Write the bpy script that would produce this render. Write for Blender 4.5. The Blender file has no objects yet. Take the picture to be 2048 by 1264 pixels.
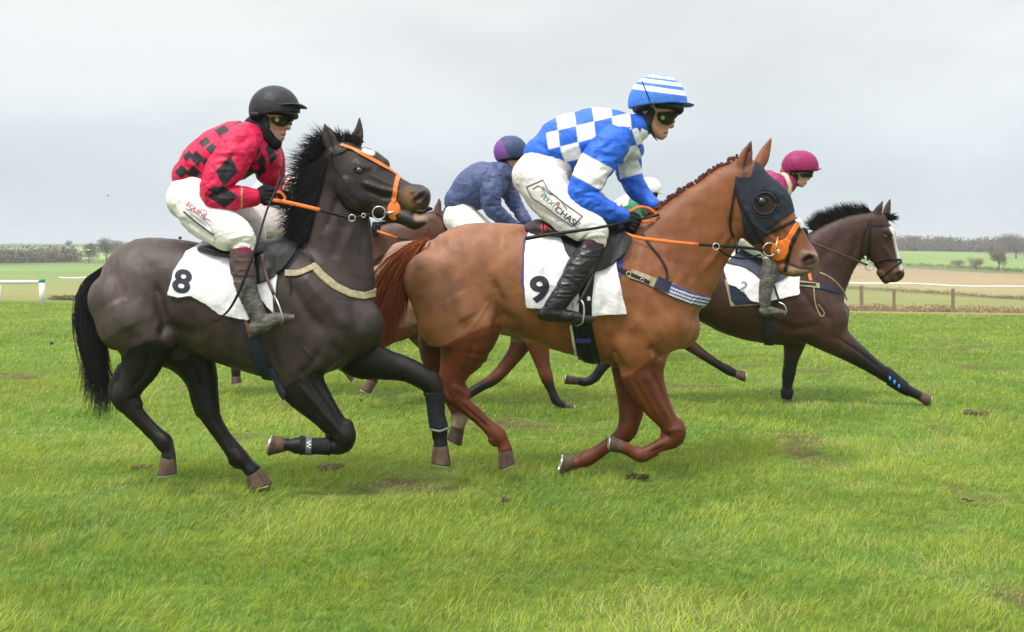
import bpy, math, random
import numpy as np
from mathutils import Vector, Matrix, noise as mnoise
from mathutils.bvhtree import BVHTree
R = math.radians
C = bpy.context.scene.collection
SC = bpy.context.scene
rng = np.random.default_rng(7)
random.seed(7)

# ------------------------------------------------------------------ camera
F = 2376.0; HZ = 500.0; CH = 1.6           # focal length in photo pixels, horizon row, eye height
cam = bpy.data.cameras.new('camera'); camo = bpy.data.objects.new('camera', cam); C.objects.link(camo)
camo.location = (0, 0, CH); camo.rotation_euler = (R(90), 0, 0)
cam.sensor_width = 36; cam.lens = 36 * F / 2048; cam.shift_y = -(632 - HZ) / 2048
cam.clip_end = 6000; cam.clip_start = 0.1
cam.dof.use_dof = True; cam.dof.focus_distance = 8.0; cam.dof.aperture_fstop = 5.6
SC.camera = camo
# ------------------------------------------------------------------ sky and sun
SUN_EL, SUN_AZ = 58, 212                   # sun high behind the camera, a little to the left
w = bpy.data.worlds.new("World"); SC.world = w; w.use_nodes = True
nt = w.node_tree; N = nt.nodes; L = nt.links; N.clear()
out = N.new('ShaderNodeOutputWorld'); bg = N.new('ShaderNodeBackground'); L.new(bg.outputs[0], out.inputs[0])
sky = N.new('ShaderNodeTexSky'); sky.sky_type = 'NISHITA'; sky.sun_disc = False
sky.sun_elevation = R(SUN_EL); sky.sun_rotation = R(SUN_AZ); sky.dust_density = 3
tc = N.new('ShaderNodeTexCoord'); sep = N.new('ShaderNodeSeparateXYZ'); L.new(tc.outputs['Generated'], sep.inputs[0])
mp = N.new('ShaderNodeMapping'); mp.inputs['Scale'].default_value = (1.5, 1.5, 4.6); L.new(tc.outputs['Generated'], mp.inputs[0])
n1 = N.new('ShaderNodeTexNoise'); n1.inputs['Scale'].default_value = 1.3; n1.inputs['Detail'].default_value = 5; n1.inputs['Roughness'].default_value = .5
n1.inputs['Distortion'].default_value = .3
L.new(mp.outputs[0], n1.inputs['Vector'])
cr = N.new('ShaderNodeValToRGB'); L.new(n1.outputs['Fac'], cr.inputs[0])
cr.color_ramp.elements[0].position = .34; cr.color_ramp.elements[0].color = (.54, .565, .58, 1)
cr.color_ramp.elements[1].position = .62; cr.color_ramp.elements[1].color = (.77, .775, .77, 1)
# low band of bluer grey cloud near the horizon
el = N.new('ShaderNodeMapRange'); L.new(sep.outputs['Z'], el.inputs[0]); el.inputs[1].default_value = 0; el.inputs[2].default_value = .2
lowc = N.new('ShaderNodeValToRGB'); L.new(el.outputs[0], lowc.inputs[0])
E = lowc.color_ramp.elements
E[0].position = 0; E[0].color = (.83, .925, .99, 1); E[1].position = 1; E[1].color = (1, 1, 1, 1)
e = E.new(.35); e.color = (.86, .935, .985, 1)
mul = N.new('ShaderNodeMixRGB'); mul.blend_type = 'MULTIPLY'; mul.inputs[0].default_value = 1
L.new(cr.outputs[0], mul.inputs[1]); L.new(lowc.outputs[0], mul.inputs[2])
# overcast sky: brighter towards the zenith
zr = N.new('ShaderNodeMapRange'); L.new(sep.outputs['Z'], zr.inputs[0]); zr.inputs[1].default_value = .26; zr.inputs[2].default_value = 1
zr.inputs[3].default_value = 1; zr.inputs[4].default_value = 3.3; 
vm = N.new('ShaderNodeVectorMath'); vm.operation = 'SCALE'; L.new(mul.outputs[0], vm.inputs[0]); L.new(zr.outputs[0], vm.inputs['Scale'])
sk = N.new('ShaderNodeVectorMath'); sk.operation = 'SCALE'; L.new(sky.outputs[0], sk.inputs[0]); sk.inputs['Scale'].default_value = .08
mx = N.new('ShaderNodeMixRGB'); mx.inputs[0].default_value = .93; L.new(sk.outputs[0], mx.inputs[1]); L.new(vm.outputs[0], mx.inputs[2])
L.new(mx.outputs[0], bg.inputs[0]); bg.inputs[1].default_value = 1.0
sl = bpy.data.lights.new('sun', 'SUN'); sl.energy = 2.4; sl.angle = R(10); sl.color = (1, .96, .9)
so = bpy.data.objects.new('sun', sl); C.objects.link(so)
# light travels from azimuth SUN_AZ (0 = +Y, clockwise)
az = R(SUN_AZ); dvec = Vector((math.sin(az) * math.cos(R(SUN_EL)), math.cos(az) * math.cos(R(SUN_EL)), math.sin(R(SUN_EL))))
so.rotation_euler = dvec.to_track_quat('Z', 'Y').to_euler()
SC.view_settings.view_transform = 'Standard'; SC.view_settings.look = 'None'
SC.view_settings.exposure = 0.35; SC.view_settings.gamma = 1.0; SC.view_settings.use_curve_mapping = False

# ------------------------------------------------------------------ helpers
def W(px, py, Y):
    return np.array(((px - 1024) * Y / F, Y, CH - (py - HZ) * Y / F))
def tag(o, label=None, cat=None, group=None, kind=None):
    for k, v in (('label', label), ('category', cat), ('group', group), ('kind', kind)):
        if v: o[k] = v
    return o
def empty(name, loc, label, cat, group=None):
    o = bpy.data.objects.new(name, None); C.objects.link(o); o.location = loc; o.empty_display_size = .2
    return tag(o, label, cat, group)
def mesh_obj(name, V, Fc, mat=None, parent=None, smooth=True, col=None, uv=None, label=None):
    """V world coordinates; Fc a list of faces or an (n,4)/(n,3) array"""
    V = np.asarray(V, dtype=np.float64)
    if parent is not None: V = V - np.array(root_loc(parent))
    me = bpy.data.meshes.new(name)
    if isinstance(Fc, np.ndarray):
        n, k = Fc.shape
        me.vertices.add(len(V)); me.vertices.foreach_set('co', V.astype(np.float32).ravel())
        me.loops.add(n * k); me.loops.foreach_set('vertex_index', Fc.astype(np.int32).ravel())
        me.polygons.add(n); me.polygons.foreach_set('loop_start', np.arange(n, dtype=np.int32) * k)
        me.polygons.foreach_set('loop_total', np.full(n, k, dtype=np.int32))
        me.update(calc_edges=True)
    else:
        me.from_pydata([tuple(v) for v in V], [], [tuple(f) for f in Fc]); me.update()
    if smooth: me.polygons.foreach_set('use_smooth', np.ones(len(me.polygons), dtype=bool))
    if col is not None:
        a = me.attributes.new('Col', 'FLOAT_COLOR', 'POINT')
        c = np.ones((len(V), 4), dtype=np.float32); c[:, :3] = col; a.data.foreach_set('color', c.ravel())
    if uv is not None:
        a = me.attributes.new('pat', 'FLOAT_VECTOR', 'POINT')
        c = np.zeros((len(V), 3), dtype=np.float32); c[:, :uv.shape[1]] = uv; a.data.foreach_set('vector', c.ravel())
    o = bpy.data.objects.new(name, me); C.objects.link(o)
    if mat: me.materials.append(mat)
    if parent is not None: o.parent = parent
    if label: o['label'] = label
    return o
def root_loc(o):
    p = Vector((0, 0, 0))
    while o is not None: p += o.location; o = o.parent
    return p
def hashn(ix, iy, iz):
    h = (ix * 374761393 + iy * 668265263 + iz * 2147483647 + 1013904223) & 0xFFFFFFFF
    h = ((h ^ (h >> 13)) * 1274126177) & 0xFFFFFFFF
    return ((h ^ (h >> 16)) & 0xFFFF) / 65535.0
def vnoise(P, s=1.0, seed=0):
    """value noise in -1..1 on (n,3) points"""
    P = np.asarray(P, dtype=np.float64) * s + seed * 17.31
    i = np.floor(P).astype(np.int64); f = P - i; f = f * f * (3 - 2 * f); r = 0
    for dx in (0, 1):
        for dy in (0, 1):
            for dz in (0, 1):
                wgt = (f[:, 0] if dx else 1 - f[:, 0]) * (f[:, 1] if dy else 1 - f[:, 1]) * (f[:, 2] if dz else 1 - f[:, 2])
                r = r + wgt * hashn(i[:, 0] + dx, i[:, 1] + dy, i[:, 2] + dz)
    return r * 2 - 1
def fbm(P, s=1.0, o=3, seed=0):
    return sum(vnoise(P, s * 2 ** k, seed + k) * .5 ** k for k in range(o)) / 1.6
def crom(P, n):
    """Catmull-Rom resample rows of P, n steps a span"""
    P = np.asarray(P, dtype=np.float64); m = len(P)
    if m < 3 or n <= 1: 
        return np.array([P[i] * (1 - t) + P[i + 1] * t for i in range(m - 1) for t in np.arange(n) / n] + [P[-1]])
    Q = np.vstack([2 * P[0] - P[1], P, 2 * P[-1] - P[-2]]); o = []
    for i in range(1, m):
        for t in np.arange(n) / n:
            a, b, c, d = Q[i - 1], Q[i], Q[i + 1], Q[i + 2]
            o.append(.5 * (2 * b + (c - a) * t + (2 * a - 5 * b + 4 * c - d) * t * t + (3 * b - a - 3 * c + d) * t ** 3))
    o.append(P[-1]); return np.array(o)
def nets(d, lo, h):
    s = d < 0; m = s[:-1, :-1, :-1]; a = m.copy(); o = m.copy()
    for dx in (0, 1):
        for dy in (0, 1):
            for dz in (0, 1):
                v = s[dx:s.shape[0] - 1 + dx, dy:s.shape[1] - 1 + dy, dz:s.shape[2] - 1 + dz]; a &= v; o |= v
    act = o & ~a; idx = np.argwhere(act); ids = np.full(act.shape, -1, dtype=np.int64); ids[act] = np.arange(len(idx))
    i, j, k = idx.T; acc = np.zeros((len(idx), 3)); cnt = np.zeros(len(idx))
    cor = [(x, y, z) for x in (0, 1) for y in (0, 1) for z in (0, 1)]
    val = {c: d[i + c[0], j + c[1], k + c[2]] for c in cor}
    for c in cor:
        for ax in range(3):
            if c[ax]: continue
            e = list(c); e[ax] = 1; e = tuple(e); va, vb = val[c], val[e]; cr_ = (va < 0) != (vb < 0)
            t = np.where(cr_, va / np.where(va == vb, 1, va - vb), 0)
            p = np.zeros((len(idx), 3)); p += c; p[:, ax] += t
            acc += p * cr_[:, None]; cnt += cr_
    V = (idx + acc / cnt[:, None]) * h + lo
    quads = []
    for ax in range(3):
        sl0 = [slice(None)] * 3; sl1 = [slice(None)] * 3; sl0[ax] = slice(0, -1); sl1[ax] = slice(1, None)
        A, B = s[tuple(sl0)], s[tuple(sl1)]; e = np.argwhere(A != B)
        u, v = (ax + 1) % 3, (ax + 2) % 3
        ok = (e[:, u] > 0) & (e[:, v] > 0) & (e[:, u] < act.shape[u]) & (e[:, v] < act.shape[v]); e = e[ok]
        fl = A[tuple(e.T)]
        q = []
        for du, dv in ((-1, -1), (0, -1), (0, 0), (-1, 0)):
            t = e.copy(); t[:, u] += du; t[:, v] += dv; q.append(ids[tuple(t.T)])
        q = np.stack(q, 1); q[~fl] = q[~fl][:, ::-1]; quads.append(q)
    return V, np.vstack(quads)

class Field:
    """a signed-distance volume about a figure; chains of elliptical discs are blended into it"""
    def __init__(s, Y, box, ydep, h, y0=0.0):
        # box in photo pixels (x0,y0,x1,y1); ydep = half depth in metres
        s.Y = Y; s.h = h; s.u = Y / F
        a = W(box[0], box[3], Y); b = W(box[2], box[1], Y)
        s.lo = np.array((a[0], Y + y0 - ydep, a[2])); s.hi = np.array((b[0], Y + y0 + ydep, b[2]))
        s.n = np.ceil((s.hi - s.lo) / h).astype(int) + 2
        s.d = np.full(s.n, .2, dtype=np.float32)
    def axes(s, a, b):
        i0 = np.clip(np.floor((a - s.lo) / s.h).astype(int), 0, s.n - 1); i1 = np.clip(np.ceil((b - s.lo) / s.h).astype(int) + 1, 1, s.n)
        return i0, i1
    def chain(s, nodes, k=.02, sub=3, cap=(1, 1), mode='add', infl=0.0, yoff=0.0, rs=1.0, lat=(0, 1, 0)):
        """nodes (px, py, dy[m], r_inplane[px], r_lateral ratio)"""
        P = []
        for nd in nodes:
            px, py, dy, r = nd[:4]; q = nd[4] if len(nd) > 4 else 1.0
            YY = s.Y + dy + yoff
            c = W(px, py, YY); rr = r * YY / F * rs
            P.append((*c, rr + infl, rr * q + infl))
        P = crom(P, sub) if len(P) > 2 else crom(P, 1)
        if len(P) == 1: P = np.vstack([P, P + 1e-5])
        P[:, 3:] = np.maximum(P[:, 3:], .0015)
        lat = np.array(lat, dtype=float)
        m = .035 + k
        lo = (P[:, :3] - P[:, 3:].max(1)[:, None]).min(0) - m; hi = (P[:, :3] + P[:, 3:].max(1)[:, None]).max(0) + m
        I0, I1 = s.axes(lo, hi); sh = I1 - I0
        if (sh <= 0).any(): return
        best = np.full(sh, 9., dtype=np.float32); val = np.full(sh, 9., dtype=np.float32)
        ns = len(P) - 1
        for q in range(ns):
            a, b = P[q, :3], P[q + 1, :3]; ax = b - a; ln = np.linalg.norm(ax)
            if ln < 1e-9: continue
            ax = ax / ln; l = lat - ax * lat.dot(ax); l /= np.linalg.norm(l); nn = np.cross(l, ax)
            rm = P[q:q + 2, 3:].max() + m
            j0, j1 = s.axes(np.minimum(a, b) - rm, np.maximum(a, b) + rm); j0 = np.maximum(j0, I0); j1 = np.minimum(j1, I1)
            if (j1 <= j0).any(): continue
            g = [(np.arange(j0[t], j1[t]) * s.h + s.lo[t]).astype(np.float32) - np.float32(a[t]) for t in range(3)]
            X, Yv, Z = g[0][:, None, None], g[1][None, :, None], g[2][None, None, :]
            ta = X * np.float32(ax[0]) + Yv * np.float32(ax[1]) + Z * np.float32(ax[2]); tn = X * np.float32(nn[0]) + Yv * np.float32(nn[1]) + Z * np.float32(nn[2])
            tl = X * np.float32(l[0]) + Yv * np.float32(l[1]) + Z * np.float32(l[2])
            t = np.clip(ta / ln, 0, 1); va = ta - t * ln
            rn = P[q, 3] + (P[q + 1, 3] - P[q, 3]) * t; rl = P[q, 4] + (P[q + 1, 4] - P[q, 4]) * t
            dd = np.sqrt(va * va + tn * tn + tl * tl) + 1e-7
            ra = rn
            if q == 0: ra = np.where(ta < 0, rn * cap[0], ra)
            if q == ns - 1: ra = np.where(ta > ln, rn * cap[1], ra)
            Q = np.sqrt((va / ra) ** 2 + (tn / rn) ** 2 + (tl / rl) ** 2) + 1e-7
            v = dd * (1 - 1 / Q)
            sl = tuple(slice(j0[t_] - I0[t_], j1[t_] - I0[t_]) for t_ in range(3))
            bb = best[sl]; mk = dd < bb
            # ends inside the chain never stick out: only the nearest axis point counts
            best[sl] = np.where(mk, dd, bb); val[sl] = np.where(mk, v, val[sl])
        sl = tuple(slice(I0[t_], I1[t_]) for t_ in range(3)); D = s.d[sl]
        if mode == 'add':
            hh = np.clip(.5 + .5 * (D - val) / k, 0, 1) if k > 0 else (D > val)
            s.d[sl] = D * (1 - hh) + val * hh - k * hh * (1 - hh)
        else:
            val = -val; hh = np.clip(.5 - .5 * (D - val) / k, 0, 1)
            s.d[sl] = D * (1 - hh) + val * hh + k * hh * (1 - hh)
    def cut_plane(s, p, n):
        n = np.array(n, float); n /= np.linalg.norm(n)
        g = [(np.arange(s.n[t]) * s.h + s.lo[t]).astype(np.float32) - np.float32(p[t]) for t in range(3)]
        v = g[0][:, None, None] * np.float32(n[0]) + g[1][None, :, None] * np.float32(n[1]) + g[2][None, None, :] * np.float32(n[2])
        s.d = np.maximum(s.d, v)
    def mesh(s):
        V, Q = nets(s.d, s.lo, s.h); return V, Q
def vnormals(V, Q):
    a, b, c, d = (V[Q[:, i]] for i in range(4)); n = np.cross(c - a, d - b); o = np.zeros_like(V)
    for i in range(4):
        for t in range(3): o[:, t] += np.bincount(Q[:, i], weights=n[:, t], minlength=len(V))
    return o / (np.linalg.norm(o, axis=1)[:, None] + 1e-12)
def relax(V, Q, it=2, f=.5):
    E = np.vstack([Q[:, [i, (i + 1) % 4]] for i in range(4)])
    for _ in range(it):
        o = np.zeros_like(V); c = np.bincount(E[:, 0], minlength=len(V)) + np.bincount(E[:, 1], minlength=len(V))
        for t in range(3):
            o[:, t] = np.bincount(E[:, 0], weights=V[E[:, 1], t], minlength=len(V)) + np.bincount(E[:, 1], weights=V[E[:, 0], t], minlength=len(V))
        V = V * (1 - f) + f * o / np.maximum(c, 1)[:, None]
    return V
def to_px(V):
    return 1024 + V[:, 0] * F / V[:, 1], HZ + (CH - V[:, 2]) * F / V[:, 1]
def seg_dist(px, py, pts):
    d = np.full(len(px), 1e9); T = np.zeros(len(px)); n = len(pts) - 1
    for i in range(n):
        a, b = np.array(pts[i][:2], float), np.array(pts[i + 1][:2], float); ab = b - a; l2 = max(ab.dot(ab), 1e-9)
        t = np.clip(((px - a[0]) * ab[0] + (py - a[1]) * ab[1]) / l2, 0, 1)
        q = np.hypot(px - a[0] - t * ab[0], py - a[1] - t * ab[1]); m = q < d; d = np.where(m, q, d); T = np.where(m, (i + t) / n, T)
    return d, T
def sculpt(V, Q, Nn, strokes, Yc=None, side=0):
    """push the surface in or out along strokes drawn in the sagittal plane; amp in mm, width in px"""
    px, py = to_px(V); amp = np.zeros(len(V))
    for st in strokes:
        pts, wd, a = st[:3]; sd = st[3] if len(st) > 3 else side
        d, T = seg_dist(px, py, pts)
        g = np.exp(-(d / wd) ** 2) * a * .001
        if len(st) <= 4 and len(pts) > 1: g *= np.clip(np.minimum(T, 1 - T) * 5 + .25, 0, 1)
        lf = np.clip(np.abs(Nn[:, 1]) * 1.6, 0, 1)
        if sd: lf = lf * (np.sign(Nn[:, 1]) == sd)
        amp += g * lf
    return V + Nn * amp[:, None]
def inside(px, py, poly):
    r = np.zeros(len(px), dtype=bool); n = len(poly)
    for i in range(n):
        x0, y0 = poly[i]; x1, y1 = poly[(i + 1) % n]
        c = (y0 > py) != (y1 > py); xx = (x1 - x0) * (py - y0) / ((y1 - y0) if y1 != y0 else 1e-9) + x0
        r ^= c & (px < xx)
    return r
def soft(px, py, poly, s=3.0):
    """1 inside the polygon, softened over s px"""
    d, _ = seg_dist(px, py, list(poly) + [poly[0]]); i = inside(px, py, poly)
    return np.clip(np.where(i, d, -d) / (2 * s) + .5, 0, 1)
def mixc(c, col, w_):
    return c * (1 - w_[:, None]) + np.array(col)[None] * w_[:, None]

# ------------------------------------------------------------------ materials
MATS = {}
def mat(name, color=(.5, .5, .5), rough=.6, spec=.5, attr=False, metal=0, noise=None, bump=None, sheen=0, coat=0, namt=.25, sss=0, stretch=None, alpha=None):
    if name in MATS: return MATS[name]
    m = bpy.data.materials.new(name); m.use_nodes = True; MATS[name] = m
    t = m.node_tree; b = t.nodes['Principled BSDF']; b.inputs['Roughness'].default_value = rough
    b.inputs['Specular IOR Level'].default_value = spec; b.inputs['Metallic'].default_value = metal
    if sheen: b.inputs['Sheen Weight'].default_value = sheen; b.inputs['Sheen Roughness'].default_value = .4
    if coat: b.inputs['Coat Weight'].default_value = coat; b.inputs['Coat Roughness'].default_value = .3
    if sss: b.inputs['Subsurface Weight'].default_value = sss; b.inputs['Subsurface Radius'].default_value = (.01, .004, .002); b.inputs['Subsurface Scale'].default_value = .6
    if attr: a = t.nodes.new('ShaderNodeAttribute'); a.attribute_name = 'Col'; src = a.outputs['Color']
    else: a = t.nodes.new('ShaderNodeRGB'); a.outputs[0].default_value = (*color, 1); src = a.outputs[0]
    tcn = t.nodes.new('ShaderNodeTexCoord')
    vec = tcn.outputs['Object']
    if stretch:
        mpn = t.nodes.new('ShaderNodeMapping'); mpn.inputs['Scale'].default_value = stretch; t.links.new(vec, mpn.inputs[0]); vec = mpn.outputs[0]
    ns = noise or 20
    nz = t.nodes.new('ShaderNodeTexNoise'); nz.inputs['Scale'].default_value = ns; nz.inputs['Detail'].default_value = 6; t.links.new(vec, nz.inputs['Vector'])
    mr = t.nodes.new('ShaderNodeMapRange'); mr.inputs[1].default_value = .3; mr.inputs[2].default_value = .7; mr.inputs[3].default_value = 1 - namt; mr.inputs[4].default_value = 1 + namt
    t.links.new(nz.outputs['Fac'], mr.inputs[0])
    vs = t.nodes.new('ShaderNodeVectorMath'); vs.operation = 'SCALE'; t.links.new(src, vs.inputs[0]); t.links.new(mr.outputs[0], vs.inputs['Scale'])
    t.links.new(vs.outputs[0], b.inputs['Base Color'])
    if bump:
        for_s, amt = bump
        bn = t.nodes.new('ShaderNodeTexNoise'); bn.inputs['Scale'].default_value = for_s; bn.inputs['Detail'].default_value = 4; t.links.new(vec, bn.inputs['Vector'])
        bp = t.nodes.new('ShaderNodeBump'); bp.inputs['Strength'].default_value = amt; bp.inputs['Distance'].default_value = .01
        t.links.new(bn.outputs['Fac'], bp.inputs['Height']); t.links.new(bp.outputs[0], b.inputs['Normal'])
    return m
# ------------------------------------------------------------------ the ground
PROF = np.array([(0, 0), (30, 0), (40, -.35), (50, -.85), (62, -1.1), (90, -1.75), (150, -2.5), (250, -2.9), (350, -2.5), (500, -.1), (700, 3.2), (900, 5.2), (1200, 6.0), (2500, 4.), (5200, 0)])
def ground_z(x, y):
    yc = 36 - .28 * np.clip(x, -22, 30)                       # crest of the turf runs a little askew
    t = np.where(y < yc, y / np.maximum(yc, 1) * 35, 35 + (y - yc))
    z = np.interp(t, PROF[:, 0], PROF[:, 1])
    far = np.clip((y - 60) / 300, 0, 1)
    ang = x / np.maximum(np.abs(y), 1)
    z = z + far * (-ang * 1.6 * (y / 500)) + np.where(y < 60, 0, 0)
    return z
def ground_col(x, y):
    yc = 36 - .28 * np.clip(x, -22, 30); P = np.stack([x, y, x * 0], 1)
    ang = x / np.maximum(y, 1)
    col = np.zeros((len(x), 3))
    turf = np.array((.10, .155, .022)); n = fbm(P, .35, 3, 2)
    col[:] = turf
    col *= (1 + .25 * n)[:, None]
    n4 = fbm(P, 1.3, 3, 77); soil = np.clip((n4 - .42) * 6, 0, 1) * (y < 30); col = mixc(col, (.085, .055, .028), soil * .85)
    # rough ground and fields beyond the crest, by distance
    yy = y * np.where(ang > 0, np.exp(2.8 * (np.clip(ang, 0, .7) - .327)), np.exp(-1.3 * (np.clip(ang, -.7, 0) + .431)))
    yy = yy * (1 + .03 * fbm(P * (.02, .02, 1), 1, 2, 8))
    left = ang < -.15
    def band(a, b, c): 
        m = (yy >= a) & (yy < b) & (y > yc + 1.5); col[m] = np.array(c) * (1 + .18 * fbm(P[m] * (.05, .03, 1), 1, 3, 5))[:, None]
    band(0, 58, (.22, .18, .08)); band(58, 100, (.19, .20, .075)); band(100, 112, (.16, .15, .06))
    band(112, 150, (.26, .225, .11)); band(150, 300, (.27, .205, .12)); band(300, 330, (.13, .14, .06)); band(330, 640, (.17, .24, .065)); band(640, 9000, (.14, .17, .09))
    if left.any():
        xl = left & (y > yc + 1.5)
        for a, b, c in ((0, 62, (.20, .19, .07)), (62, 95, (.20, .195, .075)), (95, 150, (.19, .205, .075)), (150, 215, (.17, .22, .07)), (215, 300, (.16, .24, .07)), (300, 335, (.12, .15, .06)), (335, 600, (.20, .29, .08)), (600, 9000, (.14, .17, .09))):
            m = xl & (yy >= a) & (yy < b); col[m] = np.array(c) * (1 + .18 * fbm(P[m] * (.05, .03, 1), 1, 3, 5))[:, None]
    return np.clip(col, .002, 1)
def build_ground():
    ys = np.concatenate([np.linspace(-12, 4, 9), np.linspace(4.4, 45, 150), np.geomspace(45.5, 2600, 210)])
    us = np.linspace(-1, 1, 221)
    U, Yg = np.meshgrid(us, ys); half = np.maximum(np.abs(Yg), 10) * .95 + 6
    X = U * half; x, y = X.ravel(), Yg.ravel(); z = ground_z(x, y)
    P = np.stack([x, y, y * 0], 1); z = z + np.where(y < 30, .018 * fbm(P, .9, 2, 4), 0)
    V = np.stack([x, y, z], 1); nx = len(us); i = np.arange((len(ys) - 1) * nx).reshape(-1, nx)[:, :-1].ravel()
    Q = np.stack([i, i + 1, i + nx + 1, i + nx], 1)
    m = mat('turf_and_fields', attr=True, rough=.95, spec=.1, noise=9, namt=.3, bump=(60, .8))
    tag(mesh_obj('ground', V, Q, m, col=ground_col(x, y)), kind='structure')
build_ground()

def build_grass():
    sets = []
    for y0, y1, dens, wd, ln in ((4.6, 7, 5200, .0034, .075), (7, 10, 4200, .0040, .07), (10, 15, 1900, .0058, .068), (15, 23, 650, .0095, .062), (23, 37, 200, .016, .055)):
        area = ((y1 + y0) * .5 * .87 + 3.6) * (y1 - y0); n = int(area * dens)
        y = np.sqrt(rng.uniform(y0 ** 2, y1 ** 2, n)); hw = y * .435 + 1.8; x = rng.uniform(-1, 1, n) * hw
        k = y < (35.5 - .28 * x); x, y = x[k], y[k]
        sets.append((x, y, np.full(len(x), wd), np.full(len(x), ln)))
    x, y, wd, ln = (np.concatenate([s[i] for s in sets]) for i in range(4)); n = len(x)
    P = np.stack([x, y, y * 0], 1)
    tuft = fbm(P, 5, 2, 31); big = fbm(P, .7, 3, 12)
    mid = fbm(P * (1, 1.6, 1), 2.2, 2, 44)
    dirn = 2.2 * fbm(P, 1.1, 2, 21) + rng.normal(0, .9, n)          # blades lie over in patches
    lean = np.clip(.95 + .5 * fbm(P, 2.3, 2, 8) + rng.normal(0, .3, n), .1, 1.5)
    clump = fbm(P, 9, 2, 61); L_ = ln * np.clip(.85 + .5 * tuft + .35 * mid + .35 * clump + rng.normal(0, .3, n), .2, 2.4)
    bare = fbm(P, 1.3, 3, 77) > .36
    L_ = np.where(bare, L_ * .45, L_)
    thin = fbm(P, 1.3, 3, 77) > .50; L_ = np.where(thin & (rng.random(n) < .45), .004, L_)
    dx, dy = np.cos(dirn), np.sin(dirn)
    wdir = rng.uniform(0, math.pi, n); sx, sy = np.cos(wdir), np.sin(wdir) * .6
    z0 = ground_z(x, y) - .004 + .018 * fbm(P, .9, 2, 4)
    V = np.zeros((n, 5, 3)); 
    for lv, t in ((0, 0), (1, .5), (2, 1)):
        bend = lean * (.55 + .45 * t); r = L_ * t
        cx = x + dx * r * np.sin(bend); cy = y + dy * r * np.sin(bend); cz = z0 + r * np.cos(bend)
        if lv < 2:
            hw = wd * .5 * (1, .75)[lv]; V[:, 2 * lv, :] = np.stack([cx - sx * hw, cy - sy * hw, cz], 1); V[:, 2 * lv + 1, :] = np.stack([cx + sx * hw, cy + sy * hw, cz], 1)
        else: V[:, 4, :] = np.stack([cx, cy, cz], 1)
    base = np.arange(n) * 5
    T = np.concatenate([np.stack([base, base + 1, base + 3], 1), np.stack([base, base + 3, base + 2], 1), np.stack([base + 2, base + 3, base + 4], 1)])
    pal = np.array([(.27, .38, .045), (.37, .46, .055), (.40, .46, .075), (.17, .31, .045), (.52, .45, .20), (.26, .42, .15)])
    # patches of deeper and yellower green
    q = big * 1.3 + mid * 1.1 + tuft * 1.1 + clump * .7 + rng.normal(0, .5, n)
    c = np.where((q < -.45)[:, None], pal[3], np.where((q < .1)[:, None], pal[0], np.where((q < .65)[:, None], pal[1], pal[2])))
    st = rng.random(n) < (.04 + .35 * np.clip(fbm(P, 1.9, 3, 55) - .12, 0, 1) + .3 * bare); c[st] = pal[4]
    bl = rng.random(n) < .05; c[bl] = pal[5]
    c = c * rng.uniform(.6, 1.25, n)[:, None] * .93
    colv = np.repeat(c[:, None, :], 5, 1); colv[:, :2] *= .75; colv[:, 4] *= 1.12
    m = bpy.data.materials.new('grass_blades'); m.use_nodes = True; t = m.node_tree; b = t.nodes['Principled BSDF']
    a = t.nodes.new('ShaderNodeAttribute'); a.attribute_name = 'Col'; t.links.new(a.outputs[0], b.inputs['Base Color'])
    b.inputs['Roughness'].default_value = .6; b.inputs['Specular IOR Level'].default_value = .25
    tr = t.nodes.new('ShaderNodeBsdfTranslucent'); t.links.new(a.outputs[0], tr.inputs[0]); ms = t.nodes.new('ShaderNodeMixShader'); ms.inputs[0].default_value = .35
    t.links.new(b.outputs[0], ms.inputs[1]); t.links.new(tr.outputs[0], ms.inputs[2]); t.links.new(ms.outputs[0], t.nodes['Material Output'].inputs[0])
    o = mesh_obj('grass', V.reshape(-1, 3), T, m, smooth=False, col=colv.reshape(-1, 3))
    tag(o, 'short wind-ruffled green grass of the racecourse turf', 'grass', kind='stuff')
build_grass()

# ------------------------------------------------------------------ far trees and hedges
def leafmass(cent, rad, n, size, col, seed=0, jit=.25):
    """n small twig-like faces spread through ellipsoids cent/rad"""
    g = np.random.default_rng(seed); cent = np.array(cent); rad = np.array(rad)
    k = g.integers(0, len(cent), n); u = g.normal(size=(n, 3)); u /= np.linalg.norm(u, axis=1)[:, None]
    r = g.random(n) ** .45; p = cent[k] + u * r[:, None] * rad[k]
    a = g.normal(size=(n, 3)) + (0, 0, .6); a /= np.linalg.norm(a, axis=1)[:, None]; b = np.cross(a, g.normal(size=(n, 3))); b /= np.linalg.norm(b, axis=1)[:, None]
    s = size * g.uniform(.5, 1.4, n)[:, None]
    V = np.stack([p - b * s * .35, p + b * s * .35, p + a * s * 1.2], 1).reshape(-1, 3)
    c = np.array(col) * (1 + jit * g.uniform(-1, 1, (n, 1)) + jit * .8 * vnoise(p, .35)[:, None])
    return V, np.arange(3 * n).reshape(-1, 3), np.repeat(np.clip(c, .01, 1), 3, 0)
def limb(pts, rad, seg=6):
    V = []; Fc = []
    for i, (p, r) in enumerate(zip(pts, rad)):
        for k in range(seg): V.append((p[0] + r * math.cos(k * 2 * math.pi / seg), p[1] + r * math.sin(k * 2 * math.pi / seg), p[2]))
    for i in range(len(pts) - 1):
        for k in range(seg): Fc.append((i * seg + k, i * seg + (k + 1) % seg, (i + 1) * seg + (k + 1) % seg, (i + 1) * seg + k))
    return V, Fc
leaf_m = mat('winter_twigs', attr=True, rough=.9, spec=.1, noise=1, namt=.1); bark_m = mat('bark', (.10, .085, .07), .9, noise=3)
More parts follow.
